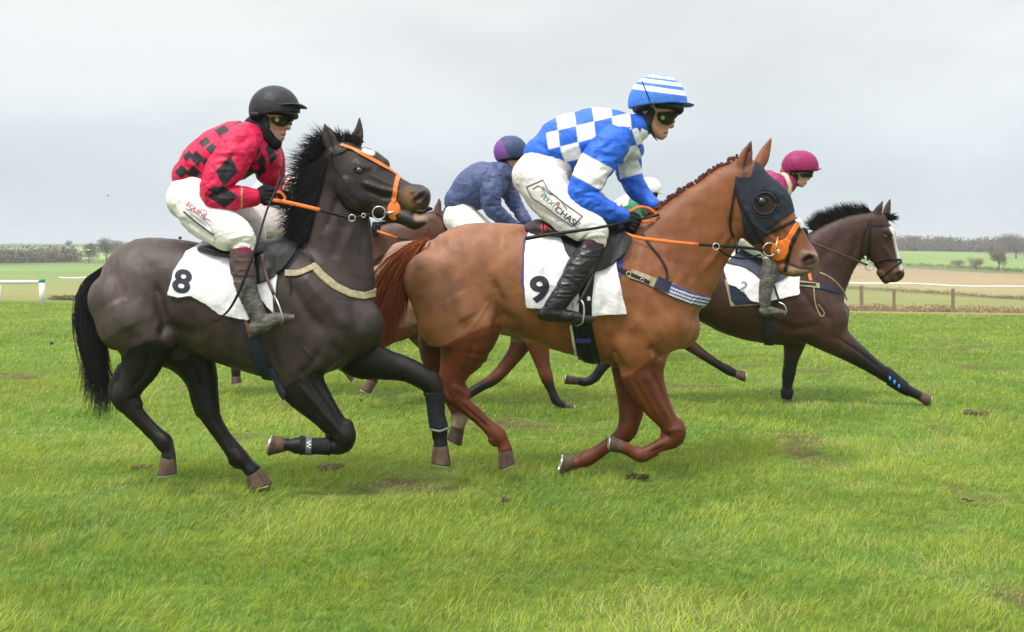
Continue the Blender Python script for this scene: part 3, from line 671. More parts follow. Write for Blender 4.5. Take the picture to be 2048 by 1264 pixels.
specB = dict(Y=YB, h=.0064, box=(785, 255, 1665, 965), dep=.40, color=colB,
    torso=[(853, 568, 0, 42, .9), (880, 560, 0, 82, .82), (925, 555, 0, 104, .74), (975, 553, 0, 108, .70), (1030, 556, 0, 108, .72), (1080, 570, 0, 112, .74), (1130, 580, 0, 122, .72), (1180, 585, 0, 131, .68), (1225, 590, 0, 137, .62), (1270, 598, 0, 132, .57), (1310, 615, 0, 112, .58), (1345, 645, 0, 72, .72), (1362, 660, 0, 40, .9)],
    neck=[(1290, 575, 0, 110, .55), (1335, 530, 0, 108, .42), (1372, 488, 0, 92, .40), (1408, 448, 0, 80, .38), (1440, 412, 0, 68, .40), (1466, 380, 0, 56, .46), (1486, 360, 0, 44, .6)],
    head=[(1492, 358, 0, 38, .78), (1506, 390, 0, 56, .60), (1524, 425, 0, 64, .50), (1548, 460, 0, 53, .46), (1572, 488, 0, 44, .46), (1594, 511, 0, 37, .52), (1607, 524, 0, 33, .60), (1612, 530, 0, 29, .62)],
    heads=[[(1566, 536, 0, 14, 1.1), (1588, 543, 0, 11, 1.2)], [(1543, 385, -.075, 10), (1560, 392, -.075, 6)], [(1543, 385, .075, 10), (1560, 392, .075, 6)],
           [(1610, 515, -.045, 13), (1625, 516, -.042, 11)], [(1610, 515, .045, 13), (1625, 516, .042, 11)]],
    carve=[[(1612, 521, -.078, 6), (1620, 516, -.08, 6.5)], [(1612, 521, .078, 6), (1620, 516, .08, 6.5)]],
    ears=[[(1486, 345, -.055, 13, .7), (1488, 326, -.06, 14, .55), (1494, 306, -.062, 11.5, .5), (1502, 284, -.06, 2.5, .6)],
          [(1513, 338, .05, 11, .7), (1524, 318, .06, 13, .55), (1532, 300, .065, 10, .5), (1542, 277, .065, 2, .6)]],
    muscle=[[(870, 560, n_, 62, .8), (900, 610, n_, 70, .8), (940, 650, n_ + .01, 62, .8)], [(870, 560, f_, 62, .8), (900, 610, f_, 70, .8), (940, 650, f_, 62, .8)],
            [(1235, 520, -.13, 45, .6), (1290, 590, -.17, 52, .6), (1335, 655, -.12, 48, .7)], [(1235, 520, .13, 45, .6), (1290, 590, .17, 52, .6), (1335, 655, .12, 48, .7)],
            [(1330, 650, -.16, 40, .7), (1270, 690, -.17, 48, .6)], [(1330, 650, .16, 40, .7), (1270, 690, .17, 48, .6)]],
    legs=[([(905, 640, n_, 70, .75), (928, 690, n_ - .01, 56, .75), (912, 735, n_, 34, .8), (902, 764, n_, 26, .85), (906, 785, n_, 25, .8), (920, 803, n_, 18, .8), (945, 824, n_ + .01, 14.5, .8), (972, 848, n_ + .01, 13, .85), (996, 870, n_ + .01, 16.5, .9), (1006, 886, n_ + .01, 12.5, .95), (1010, 898, n_ + .01, 14, 1)], .05),
          ([(895, 640, f_, 62, .75), (880, 700, f_, 42, .75), (884, 740, f_, 30, .8), (890, 768, f_, 24, .8), (903, 796, f_, 16, .8), (915, 822, f_ - .01, 14, .85), (919, 836, f_ - .01, 16, .9), (917, 850, f_ - .01, 13, 1)], .05),
          ([(1290, 640, n_, 70, .62), (1284, 706, n_, 52, .62), (1287, 755, n_, 41, .7), (1311, 806, n_, 30, .8), (1336, 843, n_, 20, .95), (1350, 862, n_, 20.5, .95), (1345, 880, n_, 17, .9), (1322, 890, n_, 13, .9), (1300, 901, n_, 12, .85), (1283, 910, n_, 15, .9), (1268, 906, n_, 12, .95), (1256, 899, n_, 12, 1), (1247, 895, n_, 12.5, 1)], .05),
          ([(1275, 650, f_, 62, .62), (1265, 720, f_, 46, .65), (1264, 780, f_, 32, .8), (1262, 828, f_, 24, .85), (1255, 856, f_, 20, .95), (1242, 873, f_, 17, .9), (1222, 886, f_, 13.5, .85), (1198, 903, f_, 13.5, .85), (1172, 918, f_, 16, .9), (1158, 923, f_, 12.5, 1), (1150, 926, f_, 13, 1)], .05)],
    joints=[[(900, 735, n_, 8), (887, 765, n_, 8.5), (889, 788, n_, 9), (900, 808, n_, 6)], [(924, 772, n_, 9), (932, 790, n_, 9)], [(984, 880, n_, 8), (990, 888, n_, 6)], [(960, 848, n_, 5), (984, 874, n_, 5)],
            [(882, 735, f_, 8), (876, 762, f_, 9), (884, 788, f_, 8)], [(909, 838, f_, 8), (907, 845, f_, 6)],
            [(1356, 846, n_, 10), (1361, 864, n_, 10), (1358, 880, n_, 8)], [(1331, 858, n_, 8), (1328, 872, n_, 7)], [(1280, 901, n_, 8), (1274, 897, n_, 6)], [(1312, 908, n_, 5), (1288, 917, n_, 7)],
            [(1258, 846, f_, 9), (1264, 862, f_, 10), (1256, 876, f_, 8)], [(1236, 858, f_, 7)] * 2, [(1168, 908, f_, 7), (1162, 912, f_, 6)]],
    hooves=[(n_ + .01, (1010, 898), (1014, 932), 14, 18, .95, 4), (f_ - .01, (917, 850), (908, 884), 13, 18, .95, -3), (n_, (1248, 895), (1219, 887), 12, 17, .95, 3), (f_, (1150, 926), (1122, 929), 13, 21, .95, -6)],
    strokes=[ # muscle lines and bone
        ([(985, 560), (1000, 600), (1003, 632), (990, 660)], 12, -16), ([(1003, 628), (1030, 645), (1048, 672)], 14, -9),
        ([(860, 500), (888, 560), (915, 640), (935, 672)], 16, -7), ([(930, 470), (960, 520), (975, 590)], 24, -5), ([(880, 480), (940, 470), (1000, 480)], 30, 4), ([(905, 590), (935, 640)], 30, 9),
        ([(1052, 520), (1062, 600), (1058, 660)], 7, -1.6), ([(1082, 560), (1094, 620), (1092, 675)], 7, -1.6), ([(1205, 640), (1200, 700)], 6, -2), ([(1298, 668), (1310, 700), (1306, 735)], 3.5, 2.4), ([(1060, 668), (1120, 690), (1145, 700)], 3, 2.2), ([(930, 668), (955, 640), (980, 600)], 4, 2), ([(1500, 440), (1535, 470), (1565, 490)], 3, 2.2), ([(1560, 470), (1590, 500)], 3, 1.8), ([(1085, 500), (1110, 600), (1100, 680)], 20, -3), ([(1240, 470), (1215, 540), (1205, 640), (1225, 715)], 14, -8), ([(1222, 700), (1245, 740)], 10, -8),
        ([(1255, 500), (1300, 570), (1345, 640)], 14, -6), ([(1280, 480), (1330, 560), (1362, 625)], 16, 6), ([(1300, 690), (1325, 720)], 10, -12), ([(1350, 590), (1372, 640), (1352, 700)], 14, -5), ([(1260, 640), (1300, 670), (1330, 660)], 22, 7),
        ([(1440, 530), (1465, 478), (1462, 430)], 10, -9), ([(1300, 470), (1380, 470), (1440, 420)], 22, -4), ([(1400, 545), (1440, 500), (1462, 470)], 8, 5),
        ([(1288, 740), (1310, 790), (1338, 840)], 6, 5), ([(1303, 740), (1330, 800), (1350, 850)], 5, -5), ([(1268, 760), (1292, 805), (1320, 850)], 5, -4), ([(1335, 862), (1362, 858)], 5, 3),
        ([(1328, 893), (1300, 906)], 3.5, -4), ([(922, 808), (980, 858)], 4, -4), ([(905, 770), (930, 790)], 6, 4), ([(950, 680), (935, 730), (915, 765)], 7, -5), ([(885, 745), (890, 775), (905, 800)], 5, -4),
        ([(1545, 430), (1575, 462), (1600, 490)], 7, 4), ([(1535, 455), (1560, 480)], 9, -5), ([(1512, 470), (1495, 440), (1492, 410)], 12, 5), ([(1590, 440), (1618, 475)], 7, 4),
        ([(1578, 530), (1600, 538), (1625, 540)], 3, -6), ([(1515, 395), (1535, 380)], 7, -4), ([(1603, 505), (1632, 512)], 4, 4),
        ([(1489, 340), (1494, 318), (1501, 296)], 5, -9)])
hB, BB = horse('chestnut racehorse with a plaited mane, dark blue eye hood and number 9 cloth', 'racehorses galloping in the race', specB)

# ------------------------------------------------------------------ dark brown horse, number 8
YA = 7.78
def colA(V):
    px, py = to_px(V); y = V[:, 1] - YA; n = fbm(V, 3.2, 3, 31); m_ = fbm(V, 8, 2, 35); st = fbm(V * (1, 1, 2.5), 5, 2, 39)
    c = np.repeat(np.array((.041, .0275, .0245))[None], len(V), 0)
    c = mixc(c, (.068, .048, .041), soft(px, py, [(170, 560), (250, 480), (330, 520), (320, 690), (240, 710), (180, 680)], 45) * .9)
    c = mixc(c, (.020, .013, .011), soft(px, py, [(640, 270), (900, 320), (900, 470), (680, 440), (650, 330)], 14) * .75)
    c *= (1 + .22 * n + .1 * m_ + .08 * st)[:, None]
    blk = (.0065, .005, .0045); near = y < 0
    nh = soft(px, py, [(200, 735), (236, 722), (262, 696), (295, 682), (322, 680), (345, 700), (340, 1000), (180, 1000)], 1.5) * near
    fh = soft(px, py, [(322, 640), (420, 690), (470, 740), (560, 1000), (300, 1000), (300, 690)], 2) * (~near)
    ff = soft(px, py, [(640, 735), (720, 700), (770, 668), (950, 700), (950, 960), (690, 960)], 3) * (~near)
    nf = soft(px, py, [(540, 800), (575, 770), (630, 738), (720, 740), (720, 960), (500, 960)], 3) * near
    l = np.maximum.reduce([nh, fh, ff, nf]); c = c * (1 - l[:, None]) + (np.array(blk)[None] * (1 + .4 * m_)[:, None]) * l[:, None]
    d, _ = seg_dist(px, py, [(812, 390), (826, 405)]); c = mixc(c, (.20, .095, .04), np.clip(1.3 - d / 17, 0, 1) * .75)
    d, _ = seg_dist(px, py, [(845, 385), (862, 405)]); c = mixc(c, (.035, .03, .03), np.clip(1.4 - d / 18, 0, 1) * .8)
    d, _ = seg_dist(px, py, [(832, 401), (845, 393)]); c = mixc(c, (.035, .006, .010), np.clip(1.5 - d / 7, 0, 1) * (y < -.02))
    d, _ = seg_dist(px, py, [(728, 301), (744, 306)]); c = mixc(c, (.75, .7, .68), np.clip(1.7 - d / 4 + .7 * m_, 0, 1) * (py < 318))
    d, _ = seg_dist(px, py, [(836, 434), (866, 434)]); c = mixc(c, (.30, .19, .14), np.clip(2.0 - d / 6, 0, 1) * np.clip((448 - py) / 3, 0, 1) * (py > 424))
    d, _ = seg_dist(px, py, [(838, 425), (855, 425)]); c = mixc(c, (.45, .28, .08), np.clip(1.4 - d / 5, 0, 1))
    mud = np.clip((vnoise(V, 60, 3) - .72) * 8, 0, 1) * (py > 700); c = mixc(c, (.12, .08, .05), mud * .22)
    return np.clip(c, .002, 1)
specA = dict(Y=YA, h=.0064, box=(150, 220, 925, 1000), dep=.40, color=colA,
    torso=[(222, 600, 0, 42, .9), (248, 590, 0, 84, .84), (290, 580, 0, 103, .76), (340, 578, 0, 100, .74), (395, 590, 0, 104, .78), (450, 606, 0, 118, .74), (500, 615, 0, 127, .70), (550, 622, 0, 134, .65), (600, 630, 0, 130, .62), (650, 642, 0, 112, .64), (700, 652, 0, 82, .74), (726, 658, 0, 45, .95)],
    neck=[(640, 620, 0, 112, .55), (660, 560, 0, 92, .52), (670, 505, 0, 77, .50), (674, 450, 0, 68, .48), (670, 400, 0, 54, .50), (672, 355, -.01, 42, .62), (680, 320, -.02, 36, .75)],
    head=[(686, 315, -.02, 35, .85), (703, 344, -.03, 54, .62), (722, 362, -.04, 61, .52), (752, 378, -.06, 51, .50), (786, 391, -.08, 40, .50), (816, 399, -.10, 33, .56), (838, 398, -.115, 29, .66), (846, 399, -.12, 25, .7)],
    heads=[[(740, 408, -.05, 26, .8), (775, 424, -.08, 18, 1.1), (808, 434, -.10, 16, 1.2), (830, 443, -.115, 16, 1.2), (844, 441, -.12, 11.5, 1.3)], [(706, 314, -.04, 19, 1.0), (735, 315, -.05, 19, 1.0), (763, 331, -.06, 17, .9)], [(700, 375, -.1, 30, .5), (715, 395, -.1, 30, .5)],
           [(718, 330, -.115, 11, .8), (735, 336, -.115, 7)], [(718, 330, .045, 11, .8), (735, 336, .045, 7)], [(836, 398, -.165, 12), (850, 390, -.16, 10)], [(836, 398, -.065, 12), (850, 390, -.06, 10)]],
    carve=[[(832, 401, -.200, 6), (842, 394, -.200, 7), (848, 389, -.198, 5)], [(818, 423, -.10, 1.2, 8), (840, 425, -.115, 2.0, 8), (868, 427, -.125, 3.6, 7)]],
    ears=[[(668, 300, -.07, 14, .7), (660, 282, -.075, 15, .5), (654, 266, -.08, 11, .5), (649, 248, -.08, 2.5, .6)], [(708, 296, .045, 13, .7), (714, 275, .05, 13, .5), (718, 258, .055, 9, .5), (719, 236, .055, 2, .6)]],
    muscle=[[(235, 600, n_, 58, .8), (265, 640, n_, 66, .8), (300, 665, n_ + .01, 56, .8)], [(235, 600, f_, 58, .8), (275, 640, f_, 66, .8), (330, 665, f_, 66, .8)],
            [(560, 530, -.12, 45, .6), (620, 600, -.17, 55, .6), (665, 660, -.13, 52, .7)], [(560, 530, .12, 45, .6), (620, 600, .17, 55, .6), (690, 660, .13, 52, .7)],
            [(650, 690, -.15, 42, .7), (590, 720, -.16, 44, .7)], [(690, 655, -.07, 62, .75), (715, 650, -.06, 50, .8)], [(700, 655, .08, 58, .75)]],
    legs=[([(268, 650, n_, 68, .75), (288, 690, n_, 50, .75), (280, 735, n_, 38, .72), (262, 770, n_, 27, .8), (250, 793, n_, 27, .8), (262, 815, n_, 19.5, .8), (285, 842, n_ + .01, 15.5, .8), (312, 868, n_ + .01, 14.5, .85), (328, 883, n_ + .01, 16.5, .9), (336, 900, n_ + .01, 13, .95), (337, 914, n_ + .01, 14.5, 1)], .045),
          ([(320, 640, f_, 70, .75), (370, 695, f_, 55, .75), (398, 745, f_, 36, .75), (410, 790, f_, 27, .8), (415, 818, f_, 23, .85), (432, 852, f_, 17.5, .8), (455, 885, f_, 16, .8), (478, 915, f_, 18, .9), (494, 930, f_, 14.5, 1), (505, 941, f_, 16, 1)], .05),
          ([(612, 680, n_, 66, .6), (600, 740, n_, 52, .65), (608, 775, n_, 45, .7), (640, 815, n_, 33, .8), (668, 850, n_, 25, .9), (685, 874, n_, 25, .9), (680, 890, n_, 19, .9), (655, 892, n_, 15, .9), (625, 892, n_, 14, .85), (597, 890, n_, 15.5, .9), (582, 890, n_, 12, 1), (572, 889, n_, 13, 1)], .05),
          ([(680, 670, f_, 60, .7), (720, 715, f_, 42, .75), (765, 728, f_, 32, .8), (810, 738, f_, 25, .85), (845, 755, f_, 22, .95), (864, 772, f_, 20, .95), (870, 795, f_, 16, .9), (873, 830, f_, 15, .85), (879, 860, f_, 16, .9), (881, 876, f_, 13, 1), (881, 890, f_, 14.5, 1)], .05)],
    joints=[[(244, 735, n_, 9), (229, 765, n_, 10), (229, 790, n_, 11), (244, 815, n_, 8)], [(268, 792, n_, 10), (276, 808, n_, 9)], [(318, 886, n_, 8), (322, 896, n_, 6)], [(290, 862, n_, 5), (314, 884, n_, 6)],
            [(385, 765, f_, 10), (391, 800, f_, 10), (400, 826, f_, 9)], [(424, 795, f_, 10), (430, 815, f_, 9)], [(466, 922, f_, 9), (474, 930, f_, 7)],
            [(694, 850, n_, 12), (699, 872, n_, 12), (694, 892, n_, 10)], [(664, 872, n_, 9), (662, 884, n_, 7)], [(596, 900, n_, 8), (590, 901, n_, 6)],
            [(868, 752, f_, 10), (877, 770, f_, 10), (880, 786, f_, 8)], [(852, 768, f_, 9), (856, 782, f_, 7)], [(872, 868, f_, 8), (870, 874, f_, 6)]],
    hooves=[(n_ + .01, (337, 913), (334, 948), 14.5, 21, .95, 3), (f_, (507, 943), (520, 972), 17, 27, .85, -5), (n_, (572, 889), (541, 891), 13.5, 22, .9, -6), (f_, (881, 890), (882, 928), 15, 22, .95, -4)],
    strokes=[
        ([(305, 560), (320, 610), (331, 650), (322, 676)], 11, -16), ([(331, 655), (360, 660), (395, 670)], 15, -9), ([(225, 540), (250, 600), (262, 660), (268, 690)], 16, -7), ([(262, 500), (300, 540), (318, 600)], 20, -6), ([(230, 600), (262, 660)], 24, 8),
        ([(600, 690), (630, 720), (640, 760)], 3.5, 2.2), ([(430, 690), (480, 720), (530, 735)], 3.5, 2), ([(740, 350), (770, 366), (800, 376)], 3, 1.8), ([(735, 400), (765, 408)], 3, 1.8), ([(400, 590), (385, 640), (400, 680)], 20, -5), ([(440, 620), (430, 690)], 14, -3), ([(475, 640), (465, 710)], 12, -2.5), ([(545, 640), (540, 700), (556, 748)], 13, -9), ([(575, 560), (610, 620), (650, 665)], 14, -8), ([(600, 540), (650, 600), (690, 655)], 16, 7),
        ([(640, 700), (620, 735), (600, 755)], 12, -8), ([(700, 590), (715, 640), (700, 700)], 14, -6), ([(660, 690), (690, 710), (735, 690)], 14, -7), ([(688, 600), (690, 660)], 18, 5),
        ([(650, 460), (668, 420), (676, 395)], 9, -8), ([(690, 500), (705, 455), (712, 430)], 9, 4), ([(665, 520), (690, 440)], 14, -5), ([(722, 520), (728, 450)], 8, -4),
        ([(600, 770), (640, 820), (680, 865)], 6, 5), ([(622, 765), (660, 820), (690, 862)], 5, -5), ([(270, 812), (315, 868)], 4, -4), ([(422, 830), (475, 905)], 4.5, -5), ([(300, 700), (290, 745), (262, 780)], 8, -6), ([(380, 720), (400, 780)], 8, -6),
        ([(725, 365), (760, 378), (795, 385)], 6, 7), ([(728, 378), (765, 394), (790, 397)], 7, -8), ([(700, 400), (690, 375), (692, 350)], 12, 5), ([(745, 325), (785, 350), (820, 372)], 7, 3), ([(707, 345), (718, 330), (732, 337)], 5, 4),
        ([(820, 385), (838, 384), (855, 378)], 4, 5), ([(826, 412), (850, 408)], 5, 4), ([(664, 300), (657, 276), (651, 256)], 6, -9), ([(712, 285), (716, 262)], 4, -8)])
hA, BA = horse('dark brown racehorse with flying black mane and number 8 cloth, galloping at the left', 'racehorses galloping in the race', specA)
# ------------------------------------------------------------------ tack, manes and tails
M_CLOTH = mat('white_number_cloth', (.77, .74, .765), .8, spec=.2, noise=12, namt=.06, bump=(35, .5))
M_BLUE = mat('blue_cloth', (.035, .045, .26), .8, noise=30)
M_NAVY = mat('navy_webbing', (.012, .016, .045), .7, noise=60, bump=(200, .3))
M_TANWEB = mat('tan_webbing', (.33, .28, .17), .75, noise=40, namt=.3, bump=(120, .4))
M_INK = mat('number_ink', (.016, .018, .032), .7, noise=20)
M_HOOD = mat('slate_blue_hood_cloth', (.024, .027, .040), .75, spec=.2, noise=40, namt=.2, bump=(180, .3))
M_REDINK = mat('red_ink', (.5, .02, .015), .6); M_GREENINK = mat('green_ink', (.02, .22, .08), .6); M_GREYINK = mat('dark_ink', (.03, .035, .08), .6); M_MAROONINK = mat('maroon_ink', (.42, .015, .06), .6)
M_SHEEP = mat('white_sheepskin', (.7, .68, .62), .95, bump=(150, 1))
M_RUBBERBOOT = mat('brushing_boot_neoprene', (.012, .0135, .017), .7, spec=.2, noise=50, namt=.5, bump=(90, .4))
def surf(o, Y):
    me = o.data; n = len(me.vertices); V = np.zeros(n * 3, dtype=np.float32); me.vertices.foreach_get('co', V); V = V.reshape(-1, 3).astype(float) + np.array(root_loc(o))
    class S: pass
    s = S(); s.Y = Y; s.V = V; s.bvh = BVHTree.FromPolygons([tuple(v) for v in V], [tuple(p.vertices) for p in me.polygons]); s.hit = lambda px, py, far=False: Body.hit(s, px, py, far)
    return s
def lettering(S, name, parent, m, text, cx, cy, hpx, ang=0, shear=0, off=.0025, thick=0.0, wid=1.0, far=False, label=None):
    import bmesh
    cu = bpy.data.curves.new('lettering', 'FONT'); cu.body = text; cu.align_x = 'CENTER'; cu.align_y = 'CENTER'; cu.size = 1.0; cu.offset = thick; cu.resolution_u = 4
    ob = bpy.data.objects.new('lettering_source', cu); C.objects.link(ob); dg = bpy.context.evaluated_depsgraph_get(); me = bpy.data.meshes.new_from_object(ob.evaluated_get(dg))
    bpy.data.objects.remove(ob); bpy.data.curves.remove(cu)
    bm = bmesh.new(); bm.from_mesh(me); bmesh.ops.triangulate(bm, faces=bm.faces)
    for _ in range(2 if len(text) < 3 else 1):
        le = [e for e in bm.edges if e.calc_length() > .06]
        if le: bmesh.ops.subdivide_edges(bm, edges=le, cuts=1)
    bmesh.ops.triangulate(bm, faces=bm.faces); V = []; s = hpx / .72; ca, sa = math.cos(ang), math.sin(ang)
    for v in bm.verts:
        x, y = v.co.x * s * wid, -v.co.y * s; x = x - y * shear
        if far: x = -x
        X, Yp = cx + x * ca - y * sa, cy + x * sa + y * ca; h = S.hit(X, Yp, far)
        V.append((h[0] + h[1] * off) if h else (V[-1] if V else W(X, Yp, S.Y)))
    bm.verts.index_update(); Fc = [tuple(v.index for v in f.verts) for f in bm.faces]; bm.free()
    return mesh_obj(name, V, Fc, m, parent, smooth=False, label=label)
def top_at(B, px, lo=0, hi=2000):
    m = (np.abs(B.px - px) < 3.5) & (B.py > lo) & (B.py < hi); return B.py[m].min()
def wr(a, s, seed): return lambda V: a * (1 - 2 * np.abs(vnoise(V * (1, 1, .6), s, seed))) + a * .6 * vnoise(V, s * 2.3, seed + 5)
def eye(root, B, px, py, rpx, far_px=None):
    for fr in (False, True):
        x, y = (px, py) if not fr else (far_px or (px, py)); h = B.hit(x, y, fr); u = B.Y / F
        c = h[0] - h[1] * rpx * u * .45; e = ball('eye', root, M_EYE, c, rpx * u)
        # eyelids
        P = [c + np.array((math.cos(a) * rpx * 1.25 * u, h[1][1] * rpx * u * .75, math.sin(a) * rpx * .72 * u)) for a in np.linspace(.1, math.pi - .1, 7)]
        tube('eyelid', root, M_LID, P, [.002, .004, .0045, .0045, .0045, .004, .002], 6, 3)
M_LID = mat('dark_eyelid', (.012, .008, .007), .5)
def ring(name, parent, m, px, py, Y, r, tr, n=(0, 1, 0), sx=1, label=None):
    v, f = torus_mesh(W(px, py, Y), r * Y / F, tr * Y / F, n, sx=sx); return mesh_obj(name, v, f, m, parent, label=label)

# ---- number 9
u = YB / F
eye(hB, BB, 1524, 402, 10)
earN = [(1471, 352), (1500, 354), (1509, 325), (1514, 278), (1488, 278), (1476, 318)]; earF = [(1503, 348), (1536, 344), (1552, 268), (1520, 268), (1508, 300)]
def hoodcond(V):
    px, py = to_px(V); y = V[:, 1] - YB; hole = np.hypot((px - 1529) / 1.05, py - 408) < 21
    return ~(inside(px, py, earN) & (y < 0)) & ~(inside(px, py, earF) & (y > -.02)) & ~(hole & (np.abs(y) > .03))
hood = shell(BB, 'eye_hood', hB, M_HOOD, poly=[(1476, 322), (1469, 369), (1474, 399), (1482, 425), (1488, 468), (1505, 489), (1520, 486), (1533, 470), (1556, 445), (1587, 423), (1604, 400), (1575, 340), (1530, 305), (1500, 305)], off=.006, cond=hoodcond)
for fr, sg in ((False, -1), (True, 1)):
    P = []
    for a in np.linspace(0, 2 * math.pi, 25):
        h = BB.hit(1528 + 23 * math.cos(a), 407 + 21.5 * math.sin(a), fr); P.append(h[0] + h[1] * .007)
    P = np.array(P); P[:, 1] = P[:, 1] * .5 + P[:, 1].mean() * .5
    tube('eye_cup', hood, M_HOOD, P, .0085, 8, 1)
    P2 = [(p - P.mean(0)) * 1.28 + P.mean(0) for p in P]; P2 = np.array(P2); P2[:, 1] -= sg * .006; tube('eye_cup', hood, M_HOOD, P2, .007, 6, 1)
br = strap(BB, 'bridle_cheekpiece', hB, M_BLKLEATHER, [(1471, 372), (1476, 395), (1496, 435), (1518, 473), (1530, 492)], 5.5, .010)
strap(BB, 'throat_lash', hB, M_BLKLEATHER, [(1471, 372), (1462, 425), (1460, 455), (1467, 474)], 4.5, .006)
shell(BB, 'noseband', hB, M_BLKLEATHER, line=[(1533, 468), (1560, 455), (1592, 440), (1610, 430)], w=6, off=.007)
shell(BB, 'noseband', hB, M_BLKLEATHER, line=[(1612, 430), (1600, 455), (1580, 497), (1570, 540)], w=6.5, off=.007)
shell(BB, 'nose_guard', hB, M_ORANGE, poly=[(1590, 446), (1598, 452), (1582, 478), (1577, 492), (1576, 505), (1569, 517), (1556, 521), (1545, 515), (1541, 503), (1544, 491), (1553, 484), (1570, 478)], off=.012)
shell(BB, 'sheepskin_pad', hB, M_SHEEP, poly=[(1588, 440), (1604, 434), (1612, 450), (1600, 458)], off=.018)
def bit(root, B, px, py, r, bar=None):
    for fr, s in ((False, -1), (True, 1)):
        h = B.hit(px + 6, py, fr); Yp = h[0][1] + s * .014 if h else B.Y + s * .07
        rg = ring('bit_ring', root, M_STEEL, px, py, Yp, r, 1.4)
        if bar: tube('bit_cheek', root, M_BRASS if bar[4:] else M_STEEL, [W(bar[0], bar[1], Yp + s * .01), W(bar[2], bar[3], Yp + s * .01)], .006, 8)
bit(hB, BB, 1539, 499, 13, (1556, 473, 1545, 530, 1)); ring('bit_bolt', hB, M_STEEL, 1557, 503, 7.86, 2.5, 1.8)
# plaits down the crest
for i in range(25):
    t = i / 24; x = 1294 + (1474 - 1294) * t; y = top_at(BB, x, 300, 520); s = 5.2 + 1.2 * math.sin(i * 2.3); s *= 1 - .25 * t
    c = W(x, y - s * .35, YB - .012); V = []; Fc = []
    g = np.random.default_rng(i)
    for k in range(3): 
        v, f_2 = torus_mesh(c + g.normal(size=3) * .004 + (0, 0, .006 * (k - 1)), s * u * .55, s * u * .5, (g.uniform(-.4, .4), 1, g.uniform(-.4, .4)), 9); o_ = len(V); V += list(v); Fc += [tuple(q + o_ for q in w_) for w_ in f_2]
    mesh_obj('plait', V, Fc, mat('dark_red_plait', (.10, .022, .016), .55, noise=200, namt=.5, bump=(300, .8)), hB)
hair('tail', hB, M_HAIR, [(858, 476, YB, -1, -.42, 1.0), (846, 486, YB, -1, -.55, 1.05), (836, 500, YB, -.9, -.7, .95), (828, 516, YB, -.75, -.8, .8)], 3600, 3, .74, .0045, (.25, .065, .024), .6, droop=1.9, spread=.15, curl=.06, lat=.03, levels=9)
# number cloth, saddle, girth
cl = shell(BB, 'number_cloth', hB, M_CLOTH, poly=[(1052, 478), (1060, 455), (1100, 430), (1250, 430), (1248, 480), (1232, 530), (1240, 575), (1254, 628), (1222, 628), (1186, 632), (1150, 625), (1100, 618), (1053, 614), (1047, 560), (1048, 510)], off=.018, relax_it=2, bumpf=wr(.008, 8, 3), sink=.006)
shell(BB, 'cloth_lining', hB, M_BLUE, poly=[(1047, 480), (1060, 452), (1262, 452), (1250, 500), (1240, 560), (1229, 545), (1200, 500), (1070, 500), (1060, 600), (1070, 619), (1052, 612), (1043, 560)], off=.006)
SCB = surf(cl, YB)
lettering(SCB, 'number_nine', cl, M_INK, '9', 1079, 581, 50, .02, thick=.035, wid=1.15); lettering(SCB, 'number_nine', cl, M_INK, '9', 1079, 581, 50, .02, thick=.035, wid=1.15, far=True)
shell(BB, 'saddle_flap', hB, M_BLKLEATHER, poly=[(1118, 470), (1130, 505), (1150, 535), (1172, 546), (1200, 543), (1228, 531), (1250, 510), (1261, 487), (1257, 464), (1240, 448), (1130, 448)], off=.034, relax_it=2, bumpf=wr(.003, 9, 6), sink=.02)
def saddle(root, Y, nodes, label=None, strokes=[], m=None):
    xs = [n[0] for n in nodes]; ys = [n[1] for n in nodes]; r = max(n[3] for n in nodes) + 8
    f = Field(Y, (min(xs) - r - 10, min(ys) - r - 10, max(xs) + r + 10, max(ys) + r + 10), .34, .008); f.chain(nodes, sub=4, k=.01)
    V, Q = f.mesh(); V = relax(V, Q, 2); return mesh_obj('saddle', V, Q, m or M_BLKLEATHER, root, label=label)
M_MAROONPAD = mat('dark_maroon_saddle_pad', (.022, .008, .012), .6, noise=60, namt=.4, bump=(150, .4))
sd = saddle(hB, YB, [(1062, 461, 0, 17, 3.0), (1078, 459, 0, 21, 3.0), (1108, 464, 0, 15, 4.2), (1150, 470, 0, 15, 4.8), (1200, 462, 0, 18, 3.5), (1222, 455, 0, 18, 2.4)], m=M_MAROONPAD)
SSB = surf(sd, YB); lettering(SSB, 'saddle_initials', sd, M_REDINK, 'JK', 1092, 455, 15, -.1, thick=.0, wid=1.3)
gB = shell(BB, 'girth', hB, M_BLKLEATHER, line=[(1170, 545), (1164, 600), (1164, 648), (1175, 700), (1188, 760)], w=38, off=.020, sink=.015, cond=lambda V: V[:, 2] < W(0, 545, YB)[2])
shell(BB, 'girth_strap', gB, M_RUBBERBOOT, line=[(1166, 560), (1165, 648), (1172, 700), (1180, 722)], w=16, off=.026, side=-1); shell(BB, 'girth_patch', gB, M_BLUE, line=[(1154, 676), (1178, 678)], w=8, off=.030, side=-1)
shell(BB, 'girth_sheepskin', hB, M_SHEEP, line=[(1142, 650), (1147, 680), (1152, 705)], w=5, off=.020, side=-1)
